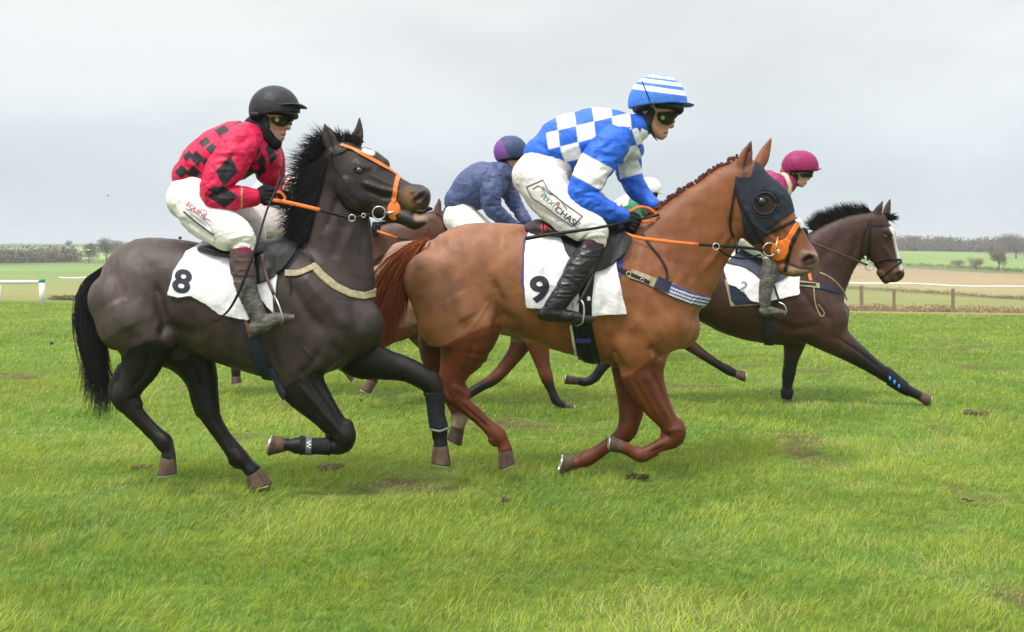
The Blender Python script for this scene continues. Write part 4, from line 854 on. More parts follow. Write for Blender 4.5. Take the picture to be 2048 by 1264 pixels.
# breast girth and neck strap
shell(BB, 'breast_girth', hB, mat('blue_white_striped_webbing', attr=True, rough=.8, noise=80, namt=.1, bump=(200, .3)), line=[(1325, 571), (1350, 584), (1385, 597), (1412, 604), (1425, 606)], w=23, off=.010,
      col=lambda V: np.where((((seg_dist(*to_px(V), [(1325, 560), (1350, 573), (1385, 586), (1425, 594)])[0] * 1.0) / 3.4).astype(int) % 2 == 0)[:, None], (.05, .05, .22), (.55, .56, .55)))
strap(BB, 'breast_girth_end', hB, M_NAVY, [(1312, 563), (1338, 576)], 23, .014); strap(BB, 'breast_girth_pad', hB, M_TANWEB, [(1260, 547), (1316, 568)], 18, .009)
strap(BB, 'buckle_strap', hB, M_BLKLEATHER, [(1222, 530), (1258, 548), (1298, 566)], 6.5, .014); ring('buckle', hB, M_STEEL, 1257, 548, 7.72, 4.5, .9); ring('buckle', hB, M_STEEL, 1284, 560, 7.73, 3.5, .8)
strap(BB, 'neck_strap', hB, M_BLKLEATHER, [(1284, 468), (1300, 492), (1322, 520), (1333, 545), (1332, 568)], 5, .006)

# ---- number 8
eye(hA, BA, 719, 341, 9)
def strapA(name, pts, w_, m=M_BLKLEATHER, off=.006, both=True): return strap(BA, name, hA, m, pts, w_, off, both)
strapA('bridle_cheekpiece', [(661, 308), (664, 330), (678, 350), (694, 375), (718, 398), (742, 412)], 7); strapA('headpiece', [(661, 310), (680, 303), (692, 296)], 7); shell(BA, 'browband', hA, M_BLKLEATHER, line=[(680, 306), (696, 296), (722, 282)], w=7, off=.005)
strap(BA, 'nose_guard', hA, M_ORANGE, [(682, 291), (710, 301), (740, 316), (768, 333), (794, 351)], 6.5, .010, False)
shell(BA, 'nose_guard', hA, M_ORANGE, line=[(801, 340), (796, 354), (791, 376), (788, 402)], w=9, off=.010); dh = BA.hit(789, 415)[0]; ball('nose_guard_disc', hA, M_ORANGE, W(788, 421, dh[1] - .006), (13.5 * YA / F, .010, 19 * YA / F))
hh = BA.hit(760, 420); bitY = hh[0][1] - .02
ring('bit_ring', hA, M_STEEL, 758, 426, bitY, 13, 1.5); tube('bit_bar', hA, M_STEEL, [W(768, 427, bitY), W(788, 424, bitY - .02)], .008, 8); ring('bit_ring', hA, M_STEEL, 762, 424, BA.hit(760, 420, True)[0][1] + .015, 13, 1.5)
shell(BA, 'breast_girth', hA, M_TANWEB, line=[(628, 534), (645, 553), (670, 573), (700, 587), (728, 592), (750, 586), (765, 576)], w=14, off=.010)
strapA('breast_girth_strap', [(570, 546), (598, 546), (628, 534)], 12, M_TANWEB, .010); strapA('neck_strap', [(608, 488), (622, 512), (627, 536)], 5); ring('buckle', hA, M_STEEL, 566, 545, 7.70, 5, 1.0); strapA('loose_strap_end', [(578, 552), (582, 572), (579, 590)], 3, M_BLKLEATHER, .008, False)
clA = shell(BA, 'number_cloth', hA, M_CLOTH, poly=[(338, 590), (348, 545), (372, 508), (405, 488), (430, 470), (570, 470), (556, 545), (547, 628), (520, 600), (505, 610), (500, 640), (478, 637), (437, 629), (411, 608), (381, 592), (358, 596)], off=.014, relax_it=2, bumpf=wr(.009, 7, 13), sink=.012)
SCA = surf(clA, YA); lettering(SCA, 'number_eight', clA, M_INK, '8', 364, 565, 46, .22, thick=.03, wid=1.15); lettering(SCA, 'number_eight', clA, M_INK, '8', 364, 565, 46, .22, thick=.03, wid=1.15, far=True)
saddle(hA, YA, [(412, 498, 0, 9, 6.5), (432, 500, 0, 13, 5.5), (470, 508, 0, 12, 6.5), (520, 506, 0, 16, 4.5), (560, 492, 0, 20, 2.4)])
shell(BA, 'saddle_flap', hA, M_BLKLEATHER, poly=[(455, 470), (458, 520), (475, 560), (505, 575), (545, 560), (568, 540), (590, 510), (592, 480), (560, 462)], off=.030, relax_it=2, bumpf=wr(.004, 9, 16), sink=.02)
shell(BA, 'girth', hA, M_NAVY, line=[(483, 600), (490, 640), (504, 680), (524, 725), (560, 790)], w=24, off=.014, sink=.01, cond=lambda V: V[:, 2] < W(0, 590, YA)[2])
shell(BA, 'girth_strap', hA, mat('faded_red_webbing', (.25, .06, .035), .7), line=[(487, 610), (494, 645), (502, 670)], w=7, off=.019, side=-1)
# brushing boots on the front legs
def legwrap(B, root, pts, w_, cond, m=M_RUBBERBOOT, off=.010, name='brushing_boot', label=None): return shell(B, name, root, m, line=pts, w=w_, off=off, cond=cond, label=label)
b1 = legwrap(BA, hA, [(604, 890), (657, 891)], 44, lambda V: (V[:, 1] < YA) & (to_px(V)[0] > 599) & (to_px(V)[0] < 662)); b2 = legwrap(BA, hA, [(871, 790), (874, 820), (880, 852)], 46, lambda V: (V[:, 1] > YA - .02) & (to_px(V)[1] > 785) & (to_px(V)[1] < 858))
shell(BA, 'boot_strap', hA, mat('grey_strap', (.12, .12, .13), .8), line=[(618, 872), (617, 908)], w=12, off=.014, cond=lambda V: V[:, 1] < YA); shell(BA, 'boot_strap', hA, mat('pale_strap', (.2, .19, .17), .8), line=[(862, 858), (880, 862), (897, 855)], w=3.5, off=.014, cond=lambda V: V[:, 1] > YA)
SB_ = surf(b1, YA); lettering(SB_, 'boot_letter', b1, M_CLOTH, 'W', 617, 889, 10, math.pi / 2, off=.006)
crest = [(684, 284), (668, 288), (655, 305), (640, 330), (632, 360), (622, 395), (612, 430), (606, 460), (600, 490)]
cm = []
for i, (x, y) in enumerate(crest):
    t = i / (len(crest) - 1); cm.append((x, y, YA - .01, -1.0 + .25 * t, .55 - 1.15 * t, .75 + .45 * math.sin(t * 3)))
hair('mane', hA, M_HAIR, cm, 3400, 5, .20, .0040, (.008, .007, .008), .5, droop=.55, spread=.32, curl=.09, lat=.018, levels=6)
cm2 = [(x + 14, y + 4, YA - .055, -1, -.55 - .3 * i / 8, 1.0) for i, (x, y) in enumerate(crest[1:])]
hair('mane', hA, M_HAIR, cm2, 3000, 6, .20, .0045, (.008, .007, .008), .5, droop=.8, spread=.22, curl=.05, lat=.02, levels=6)
hair('forelock', hA, M_HAIR, [(674, 282, YA - .03, -.5, .8, 1), (690, 282, YA - .03, -.2, .7, 1.0), (706, 284, YA, .1, .6, .8), (712, 290, YA, .3, .4, .8)], 520, 8, .085, .0035, (.010, .009, .009), .5, droop=.5, spread=.35, curl=.1)
hair('tail', hA, M_HAIR, [(216, 531, YA, -.85, -.35, .9), (208, 541, YA, -.7, -.6, .95), (201, 553, YA, -.45, -.9, 1.0), (194, 570, YA, -.15, -1, .95)], 2100, 9, .90, .0048, (.012, .011, .012), .5, droop=4.0, spread=.11, curl=.13, lat=.028, levels=14, wave=.7)
# ------------------------------------------------------------------ riders
M_SKIN = mat('skin', attr=True, rough=.5, spec=.35, noise=60, namt=.08, sss=.15, bump=(120, .15))
M_SILK = mat('racing_silk', attr=True, rough=.5, spec=.28, noise=20, namt=.10, bump=(30, .4))
M_BREECH = mat('white_breeches', attr=True, rough=.75, spec=.2, noise=15, namt=.05, bump=(34, .65))
M_BOOT = mat('riding_boot_leather', (.010, .010, .011), .33, spec=.45, noise=30, namt=.5, bump=(35, .5))
M_DUSTY = mat('muddy_boot_leather', (.075, .066, .056), .6, noise=18, namt=.6, bump=(40, .6))
M_SUEDE = mat('brown_boot_top', (.065, .035, .035), .8, noise=30, namt=.3)
M_GLOVE = mat('black_glove', (.009, .0095, .013), .75, spec=.2, noise=60, namt=.3, bump=(80, .5))
M_LENS = mat('goggle_lens', (.006, .007, .007), .18, spec=.45, namt=.05)
M_BLKPLASTIC = mat('black_padding', (.014, .015, .017), .6, spec=.3, noise=50, namt=.3)
M_BADGE = mat('goggle_badge', (.22, .22, .05), .5)
def grow(Y, chains, h, k=.02, infl=0.0, pad=14, rs=1.0, cuts=(), y0=None, relax_it=2):
    """mesh of several chains blended together in a box of their own"""
    xs = []; ys = []; dy = []
    for ch in chains:
        for n in ch:
            rr = n[3] * max(1, 1) + pad; xs += [n[0] - rr, n[0] + rr]; ys += [n[1] - rr, n[1] + rr]; rl = n[3] * (n[4] if len(n) > 4 else 1) * Y / F + .03; dy += [n[2] - rl, n[2] + rl]
    mid = (min(dy) + max(dy)) / 2
    f = Field(Y, (min(xs), min(ys), max(xs), max(ys)), (max(dy) - min(dy)) / 2, h, mid)
    for ch in chains: f.chain(ch, k=k, sub=4, infl=infl, rs=rs)
    for c, n in cuts: f.cut_plane(c, n)
    V, Q = f.mesh()
    if relax_it: V = relax(V, Q, relax_it)
    return V, Q
def cloth(name, parent, m, Y, chains, h, col, strokes=(), fold=.004, fs=11, k=.02, infl=0.0, seed=0, stretch=(1, 1, 1), label=None, cuts=(), rs=1.0):
    V, Q = grow(Y, chains, h, k, infl, cuts=cuts, rs=rs); Nn = vnormals(V, Q); V = sculpt(V, Q, Nn, [(p_, w_, a_ * 1.5) for p_, w_, a_ in strokes])
    rid = 1 - 2.2 * np.abs(vnoise(V * stretch, fs, seed)) ; V = V + Nn * (fold * .9 * rid + fold * .28 * (1 - 2.2 * np.abs(vnoise(V * stretch + .03 * rid[:, None], fs * 2.1, seed + 3))) + fold * .2 * vnoise(V, fs * 4, seed + 4))[:, None]
    V = relax(V, Q, 1, .35); px, py = to_px(V); c = col(V, px, py) if callable(col) else np.repeat(np.array(col)[None], len(V), 0)
    return mesh_obj(name, V, Q, m, parent, col=np.clip(c, .001, 1), label=label), Body(V, Q, Y)
def hand(Y, w, k, dy, s=1.0, side=-1):
    """fist round the reins: wrist w, knuckles k (photo pixels); four separate curled fingers and a thumb"""
    w, k = np.array(w, float), np.array(k, float); ax = (k - w); L_ = np.hypot(*ax); ax /= L_; up = np.array((ax[1], -ax[0])); ch = []
    P = lambda a, b: (w[0] + ax[0] * a * L_ + up[0] * b, w[1] + ax[1] * a * L_ + up[1] * b)
    ch.append([(*P(0, 0), dy, 9.5 * s, .8), (*P(.45, 0), dy, 12 * s, .6), (*P(.9, 0), dy, 13 * s, .55)])
    for i in range(4):
        b = (10.5 - 7.2 * i) * s; e = (1, 1.08, 1.0, .86)[i]; o_ = side * .012
        ch.append([(*P(.92, b), dy + o_, 4.2 * s), (*P(1.0 + .28 * e, b - 1), dy + o_ * .8, 4.0 * s), (*P(1.06 + .32 * e, b - 2), dy - side * .022, 3.8 * s), (*P(.98 + .1 * e, b - 2), dy - side * .040, 3.5 * s), (*P(.72, b - 2), dy - side * .036, 3.2 * s)])
    ch.append([(*P(.35, 9 * s), dy - side * .012, 5 * s), (*P(.75, 15 * s), dy - side * .02, 4.6 * s), (*P(1.15, 14.5 * s), dy - side * .022, 3.8 * s), (*P(1.38, 11 * s), dy - side * .02, 3.2 * s)])
    return ch
def head_col(V, Y, hd):
    px, py = to_px(V); c = np.repeat(np.array(hd.get('skin', (.52, .27, .19)))[None], len(V), 0)
    def blob(p, r, cc, a):
        nonlocal c
        d, _ = seg_dist(px, py, p); c = mixc(c, cc, np.clip(1.5 - d / r, 0, 1) * a)
    s = hd['s']
    if 'lips' in hd: blob(hd['lips'], 2.0 * s, (.36, .10, .08), .8)
    if 'cheek' in hd: blob([hd['cheek']] * 2, 9 * s, (.55, .20, .14), .5)
    if 'nose' in hd: blob([hd['nose']] * 2, 5 * s, (.6, .22, .17), .45)
    if 'jaw' in hd: blob(hd['jaw'], 7 * s, (.36, .20, .15), .35)
    if 'hair' in hd: c = mixc(c, hd.get('hcol', (.05, .03, .02)), soft(px, py, hd['hair'], 2))
    return c * (1 + .08 * vnoise(V, 50, 9))[:, None]
def rider(label, sp):
    Y = sp['Y']; h = sp['h']; hs = sp.get('hands', [])
    ba = sp['torso'][0]
    root = empty('person', W(ba[0], ba[1], Y), label, 'jockey', 'jockeys riding in the race')
    # continuous body, slimmer than the clothes over it; the head full size
    limbs = [sp['torso'], *sp['arms'], *sp['legs'], *sp['shins'], *sp['feet']]
    allc = limbs + sp['head'] + [c for h_ in hs for c in h_]
    xs = [n[0] for c in allc for n in c]; ys = [n[1] for c in allc for n in c]
    f = Field(Y, (min(xs) - 60, min(ys) - 60, max(xs) + 60, max(ys) + 60), .44, h)
    for i_, c in enumerate(limbs):
        ft = i_ >= len(limbs) - len(sp['feet']); c = c[:-1] if ft and len(c) > 2 else c
        f.chain([(n[0], n[1], n[2], n[3] * (.5 if ft else .8), *n[4:]) for n in c], k=.03 if not ft else .01, sub=3)
    f.chain(sp['neck'], k=.02, sub=3)
    for c in sp['head']: f.chain(c, k=.010, sub=3)
    for h_ in hs:
        for c in h_: f.chain(c, k=.004, sub=2, rs=.85)
    V, Q = f.mesh(); V = relax(V, Q, 1); Nn = vnormals(V, Q); V = sculpt(V, Q, Nn, sp.get('fstrokes', [])); V = relax(V, Q, 1, .3)
    mesh_obj('body', V, Q, M_SKIN, root, col=np.clip(head_col(V, Y, sp['hd']), .01, 1)); B = Body(V, Q, Y)
    j, JB = cloth('jacket', root, M_SILK, Y, [sp['torso'], *sp.get('chest', [])], h, sp['jcol'], sp.get('jstrokes', ()), sp.get('fold', .0062), 9, seed=1, infl=.004)
    SV = []
    for i, a in enumerate(sp['arms']):
        o, sb = cloth('sleeve', j, M_SILK, Y, [a], h, sp['scol'], sp.get('sstrokes', ()), sp.get('fold', .0062) * 1.1, 13, seed=5 + i, infl=.004, stretch=(1, 1, 1.6)); SV.append(sb)
    br, BR = cloth('breeches', root, M_BREECH, Y, sp['seat'] + sp['legs'], h, sp['bcol'], sp.get('bstrokes', ()), sp.get('bfold', .0048), 10, seed=11, k=.03, infl=.004)
    bo = []
    for i, (s_, ft) in enumerate(zip(sp['shins'], sp['feet'])):
        o, ob = cloth('boot', root, sp.get('bootm', M_BOOT), Y, [s_, ft], h * .9, (.1, .1, .1), (), .0035, 22, k=.012, infl=.003, seed=20 + i, stretch=(.6, 1, 1.7)); bo.append((o, ob))
    for i, h_ in enumerate(hs):
        V, Q = grow(Y, h_, min(h, .0034), .004, .0015, relax_it=1); g = mesh_obj('glove', V, Q, sp.get('glovem', M_GLOVE), root)
    # helmet
    hc = sp['helmet']; cx, cy, rx, ry, rim0, rim1 = hc['c']; YY = Y
    hh_ = min(h, .0045); a, b_ = W(*rim0, Y), W(*rim1, Y); rimn = np.cross((0, 1, 0), (b_ - a)); 
    if rimn[2] > 0: rimn = -rimn
    dome = [[(cx - rx * .22, cy, hc.get('dy', 0), ry, .86), (cx + rx * .22, cy, hc.get('dy', 0), ry, .86)]]
    dome = [[(cx - (rx - ry) - .01, cy, hc.get('dy', 0), ry, .84), (cx + (rx - ry) + .01, cy, hc.get('dy', 0), ry, .84)]]
    V, Q = grow(Y, dome, hh_, .01, cuts=[(a, rimn)], relax_it=2); px, py = to_px(V); Nn = vnormals(V, Q); V = V + Nn * (.0016 * (1 - 2 * np.abs(vnoise(V * (1, 1, 2.4), 26, 4))) * np.clip((py - cy + ry * .6) / ry, 0, 1))[:, None]
    hel = mesh_obj('helmet', V, Q, M_SILK, root, col=np.clip(hc['col'](V, px, py), .001, 1))
    if 'shell' in hc:
        V, Q = grow(Y, [[(x, y, d_ + hc.get('dy', 0), r, q) for x, y, d_, r, q in c] for c in hc['shell']], hh_, .008); mesh_obj('helmet_shell', V, Q, M_BLKPLASTIC, hel)
    if 'peak' in hc:
        V, Q = grow(Y, [[(x, y, d_ + hc.get('dy', 0), r, q) for x, y, d_, r, q in hc['peak']]], hh_ * .8, .006); px, py = to_px(V); mesh_obj('peak', V, Q, M_SILK, hel, col=hc['col'](V, px, py))
    if 'goggles' in hc:
        g = shell(B, 'goggles', root, M_LENS, poly=hc['goggles'], off=.013, relax_it=2, sink=.012)
        GS = surf(g, Y)
        if 'badge' in hc:
            hb = GS.hit(*hc['badge'])
            if hb:
                c = hb[0] + hb[1] * .003; V = [c + np.array((math.cos(t), 0, math.sin(t))) * .0145 + hb[1] * .006 for t in np.linspace(0, 2 * math.pi, 17)[:-1]]; V = V + [v - hb[1] * .006 for v in V]
                mesh_obj('lens_badge', V, [tuple(range(16))] + [(i, (i + 1) % 16, 16 + (i + 1) % 16, 16 + i) for i in range(16)], M_BADGE, g, smooth=False)
    for p_, w_ in hc.get('straps', []): strap(B, 'chin_strap', root, M_BLKPLASTIC, p_, w_, .008, True, step=3)
    if 'pad' in hc:
        shell(B, 'ear_guard', root, M_BLKPLASTIC, poly=hc['pad'], off=.014, relax_it=2, sink=.012)
    return root, dict(B=B, J=JB, jacket=j, sleeves=SV, BR=BR, breeches=br, boots=bo, helmet=hel)
def along(px, py, a, b):
    a, b = np.array(a, float), np.array(b, float); d = (b - a) / np.hypot(*(b - a)); return (px - a[0]) * d[0] + (py - a[1]) * d[1], -(px - a[0]) * d[1] + (py - a[1]) * d[0]
WHITE = (.82, .785, .815); BLUE = (.022, .12, .62)
# ---- blue and white rider on number 9
def jcolB(V, px, py):
    u_, v_ = along(px, py, (1081, 276), (1262, 232)); u_ = u_ + 3 * np.sin(v_ * .05); cu, cv = u_ / 37, (v_ + 7) / 33
    par = (np.floor(cu).astype(int) + np.floor(cv).astype(int)) % 2
    fu, fv = np.abs(cu - np.floor(cu) - .5), np.abs(cv - np.floor(cv) - .5); e = np.clip((.5 - np.maximum(fu, fv)) * 33 / 1.2, 0, 1)
    wv = np.where(par == 0, .5 + .5 * e, .5 - .5 * e); low = np.clip((v_ - 72 + (u_ - 60) * .10) / 3, 0, 1) * (px < 1150); wv = wv * (1 - low)
    wv *= np.clip((u_ - 12) / 2, 0, 1)
    c = np.repeat(np.array(BLUE)[None], len(V), 0); return mixc(c, WHITE, wv)
def scolB(V, px, py):
    near = V[:, 1] < YB; bn = soft(px, py, [(1158, 302), (1150, 325), (1140, 347), (1200, 380), (1206, 376), (1214, 355), (1226, 338)], .8); bf = soft(px, py, [(1235, 330), (1272, 306), (1285, 346), (1240, 358)], .8)
    return mixc(np.repeat(np.array(BLUE)[None], len(V), 0), WHITE, np.where(near, bn, bf))
def capB(V, px, py):
    t = py - (px - 1315) * .13; w_ = np.zeros(len(px))
    for a, b in ((151, 155.8), (160.3, 167.3), (174.5, 184.3)):
        w_ = np.maximum(w_, np.clip(np.minimum(t - a, b - t) / .8 + .5, 0, 1))
    return mixc(np.repeat(np.array((.05, .18, .62))[None], len(V), 0), WHITE, w_)
hands9 = [hand(YB, (1245, 437), (1267, 446), -.14, 1.08), hand(YB, (1304, 411), (1322, 423), .05, .95, 1)]
spJB = dict(Y=YB, h=.0055,
    torso=[(1089, 313, 0, 42, 1.15), (1125, 292, 0, 55, 1.0), (1165, 282, 0, 59, 1.0), (1205, 274, 0, 57, 1.0), (1240, 266, 0, 46, 1.15), (1262, 260, 0, 34, 1.0), (1274, 256, 0, 25, .9)], chest=[[(1215, 290, .02, 46, 1.0), (1256, 290, .05, 30, 1.2), (1268, 300, .06, 18, 1.2)]],
    neck=[(1268, 258, 0, 24, .85), (1290, 250, 0, 21, .85), (1302, 238, 0, 22, .85)],
    head=[[(1303, 205, 0, 35, .80), (1325, 210, 0, 34, .78)], [(1318, 228, 0, 30, .76), (1320, 247, 0, 23, .76), (1320, 262, 0, 15, .85)], [(1300, 248, 0, 14, 1.4), (1320, 270, 0, 9, 1.3), (1324, 273, 0, 7, 1.3)],
          [(1338, 236, 0, 5, .8), (1344, 250, 0, 4.6, .9), (1343, 253, 0, 4.4, 1.3)], [(1331, 264, 0, 4.6, 2.0), (1334, 265, 0, 3, 2)], [(1330, 271, 0, 4.2, 1.8), (1331, 272, 0, 3, 1.8)]],
    fstrokes=[([(1338, 268), (1326, 269)], 1.5, -4), ([(1336, 254), (1341, 257), (1345, 256)], 1.5, -2), ([(1330, 250), (1328, 262)], 3, -2), ([(1315, 250), (1326, 246)], 6, 2)],
    hd=dict(s=1, lips=[(1327, 266), (1337, 266)], cheek=(1320, 251), nose=(1345, 253), jaw=[(1302, 262), (1322, 276)]),
    arms=[[(1232, 262, -.10, 30, .8), (1222, 288, -.17, 35, .85), (1196, 325, -.21, 34, .85), (1175, 362, -.24, 31, .85), (1166, 391, -.25, 29, .85), (1187, 409, -.245, 25, .85), (1217, 424, -.20, 20, .9), (1243, 434, -.15, 15, 1)],
          [(1244, 280, .13, 28, .85), (1254, 315, .18, 27, .85), (1259, 350, .2, 23, .9), (1278, 384, .15, 19, .9), (1306, 410, .06, 13, 1)]],
    hands=hands9,
    seat=[[(1068, 352, 0, 42, 1.5), (1085, 340, 0, 44, 1.3), (1105, 325, 0, 44, 1.1)]],
    legs=[[(1076, 350, -.07, 46, 1.0), (1098, 386, -.13, 47, .95), (1132, 422, -.20, 41, .9), (1165, 449, -.26, 34, .85), (1187, 463, -.285, 28, .85), (1190, 480, -.29, 22, .85)],
          [(1080, 345, .07, 46, 1.0), (1130, 378, .15, 42, .9), (1180, 410, .24, 35, .85), (1213, 440, .28, 27, .85), (1212, 465, .29, 21, .85)]],
    shins=[[(1185, 497, -.30, 23, .8), (1163, 530, -.325, 26, .75), (1142, 566, -.345, 23, .75), (1120, 598, -.36, 20, .75), (1104, 622, -.365, 18, .75)], [(1208, 480, .30, 23, .8), (1188, 520, .325, 25, .75), (1165, 560, .345, 22, .75), (1135, 615, .365, 17, .75)]],
    feet=[[(1089, 629, -.365, 12.5, .8), (1105, 629, -.365, 14, .8), (1135, 632, -.365, 12, .9), (1158, 636, -.36, 9, 1.1), (1182, 638, -.355, 6, 1.3)], [(1125, 625, .365, 13, .8), (1150, 628, .365, 13, .8), (1200, 634, .36, 7, 1.2)]],
    jcol=jcolB, scol=scolB, bcol=(.70, .665, .64),
    jstrokes=[([(1095, 330), (1130, 300), (1180, 285)], 6, 5), ([(1120, 340), (1160, 310), (1200, 300)], 6, -6), ([(1145, 345), (1180, 315)], 6, 5), ([(1085, 290), (1110, 320)], 5, -4), ([(1200, 240), (1185, 280)], 8, -4), ([(1240, 240), (1225, 270)], 8, 4)],
    sstrokes=[([(1150, 400), (1180, 385), (1195, 380)], 4, -6), ([(1155, 415), (1185, 398)], 4, 5), ([(1170, 380), (1150, 385)], 4, 5), ([(1200, 300), (1180, 350)], 7, -5), ([(1225, 420), (1215, 435)], 4, -4), ([(1205, 300), (1235, 280)], 6, -5), ([(1265, 360), (1245, 372)], 4, -5), ([(1270, 375), (1255, 385)], 4, 5)],
    bstrokes=[([(1060, 330), (1100, 360), (1150, 400)], 7, -4), ([(1040, 390), (1080, 420), (1130, 450)], 6, -4), ([(1145, 470), (1185, 450), (1210, 455)], 4, -5), ([(1150, 480), (1190, 470), (1212, 472)], 4, 5), ([(1120, 360), (1160, 380), (1190, 420)], 7, -5), ([(1105, 340), (1150, 360)], 5, 5), ([(1035, 360), (1060, 400)], 6, 3)],
    helmet=dict(c=(1315, 206, 53, 56, (1262, 216), (1370, 208)), col=capB,
        shell=[[(1276, 216, 0, 11, 3.2), (1288, 214, 0, 12, 3.4)], [(1312, 214, 0, 8, 5.0), (1345, 216, 0, 9, 4.2), (1357, 220, 0, 10, 3.4)]],
        peak=[(1345, 208, 0, 5, 8), (1366, 209, 0, 4, 9.0), (1380, 211, 0, 2.6, 11), (1386, 211, 0, 1.5, 12)],
        goggles=[(1313, 224), (1340, 222), (1372, 224), (1372, 238), (1352, 247), (1344, 245), (1336, 250), (1324, 248), (1315, 240)], badge=(1325, 235),
        straps=[([(1303, 218), (1301, 240), (1300, 262)], 6), ([(1298, 250), (1308, 270), (1316, 279)], 4)], pad=[(1277, 218), (1287, 226), (1291, 229), (1300, 212), (1312, 222), (1306, 240), (1298, 256), (1289, 247), (1280, 236)]))
jB, PB = rider('rider in blue and white checked silks and striped cap crouching on the chestnut horse', spJB)
tube('helmet_band', jB, M_BLKLEATHER, [W(1284, 162, YB - .10), W(1292, 182, YB - .145), W(1302, 208, YB - .155), W(1308, 220, YB - .14)], .004, 6)
V, Q = grow(YB, [[(1266, 256, 0, 27, .95), (1279, 252, 0, 23.5, .95)]], .006, infl=.006); mesh_obj('collar', V, Q, M_SILK, PB['jacket'], col=np.repeat(np.array(BLUE)[None] * .9, len(V), 0))
V, Q = grow(YB, [[(1188, 484, -.295, 22, .85), (1182, 500, -.30, 23, .85)]], .006, infl=.003); mesh_obj('gaiter', V, Q, mat('purple_knit', (.06, .025, .05), .9, bump=(200, .5)), jB)
lettering(PB['BR'], 'sponsor_name', PB['breeches'], M_GREENINK, 'FLEXI', 1096, 401, 9.5, .68, wid=1.1, off=.003); lettering(PB['BR'], 'sponsor_name', PB['breeches'], M_GREYINK, 'CHASE', 1134, 434, 12, .66, thick=.012, wid=1.15, off=.003); ring('logo_dot', PB['breeches'], M_REDINK, 1116, 408, PB['BR'].hit(1116, 408)[0][1] - .004, 3.2, .9)
fr = [(1053, 374), (1086, 360), (1096, 380), (1125, 404), (1165, 433), (1145, 452), (1118, 434), (1090, 412), (1065, 396), (1053, 374)]
for i in range(len(fr) - 1): strap(PB['BR'], 'logo_outline', PB['breeches'], M_GREYINK, [fr[i], fr[i + 1]], 1.4, .003, False, step=3)
for pts in ([(1066, 378), (1078, 372), (1088, 382), (1094, 396)], [(1084, 372), (1098, 386), (1112, 392), (1128, 410), (1134, 420)]): strap(PB['BR'], 'logo_line', PB['breeches'], M_GREYINK, pts, 1.0, .003, False, step=3)
# stirrup
yb_ = YB - .37
tube('stirrup_leather', hB, M_BLKLEATHER, [W(1190, 540, YB - .33), W(1172, 580, yb_ - .02), W(1161, 600, yb_ - .05)], .011, 8, flat=.3)
v, f = tube_mesh([W(x, y, yb_ + d) for x, y, d in ((1158, 597, -.03), (1166, 606, -.065), (1168, 625, -.075), (1165, 645, -.07), (1158, 650, -.02), (1150, 649, .05), (1152, 625, .06), (1156, 603, .03), (1158, 597, -.03))], .0055, 8); mesh_obj('stirrup', v, f, M_STEEL, hB)
# whip and reins
def whip(label, pts, rs):
    v, f = tube_mesh(pts, rs, 8, 4); o = mesh_obj('riding_whip', v, f, M_BLKLEATHER, None); c = np.array(pts[0]); me = o.data
    co = np.zeros(len(me.vertices) * 3); me.vertices.foreach_get('co', co); co = co.reshape(-1, 3) - c; me.vertices.foreach_set('co', co.ravel()); o.location = c; return tag(o, label, 'riding whip', 'whips carried by the jockeys')
whip('long black whip held level along the thigh of the blue and white rider', [W(1051, 477, YB - .44), W(1100, 469, YB - .435), W(1180, 458, YB - .42), W(1215, 452, YB - .36), W(1250, 444, YB - .2), W(1318, 430, YB - .08)], [.014, .012, .010, .009, .007, .009])
def rein(root, pts, r, m, flat=.3): return tube('rein', root, m, [W(x, y, Y_) for x, y, Y_ in pts], r, 6, 4, flat)
rein(hB, [(1247, 466, YB - .17), (1275, 475, YB - .20), (1335, 483, YB - .23), (1397, 489, YB - .19)], .012, M_ORANGE); rein(hB, [(1397, 489, YB - .19), (1440, 492, YB - .17), (1478, 494, YB - .16), (1527, 500, YB - .12)], .010, M_BLKLEATHER)
rein(hB, [(1258, 424, YB - .12), (1278, 414, YB - .09), (1300, 418, YB - .05), (1315, 432, YB - .04), (1319, 444, YB - .06), (1308, 443, YB - .08), (1284, 444, YB - .1)], .010, M_ORANGE)
rein(hB, [(1322, 428, YB + .06), (1370, 470, YB + .2), (1440, 492, YB + .17), (1540, 499, YB + .10)], .009, M_ORANGE)
ring('martingale_ring', hB, M_STEEL, 1432, 493, YB - .185, 6.5, 1.2); rein(hB, [(1434, 496, YB - .18), (1458, 512, YB - .14), (1490, 517, YB - .1), (1522, 509, YB - .1)], .007, M_BLKLEATHER); rein(hB, [(1474, 482, YB - .17), (1473, 508, YB - .17)], .008, M_BLKLEATHER)

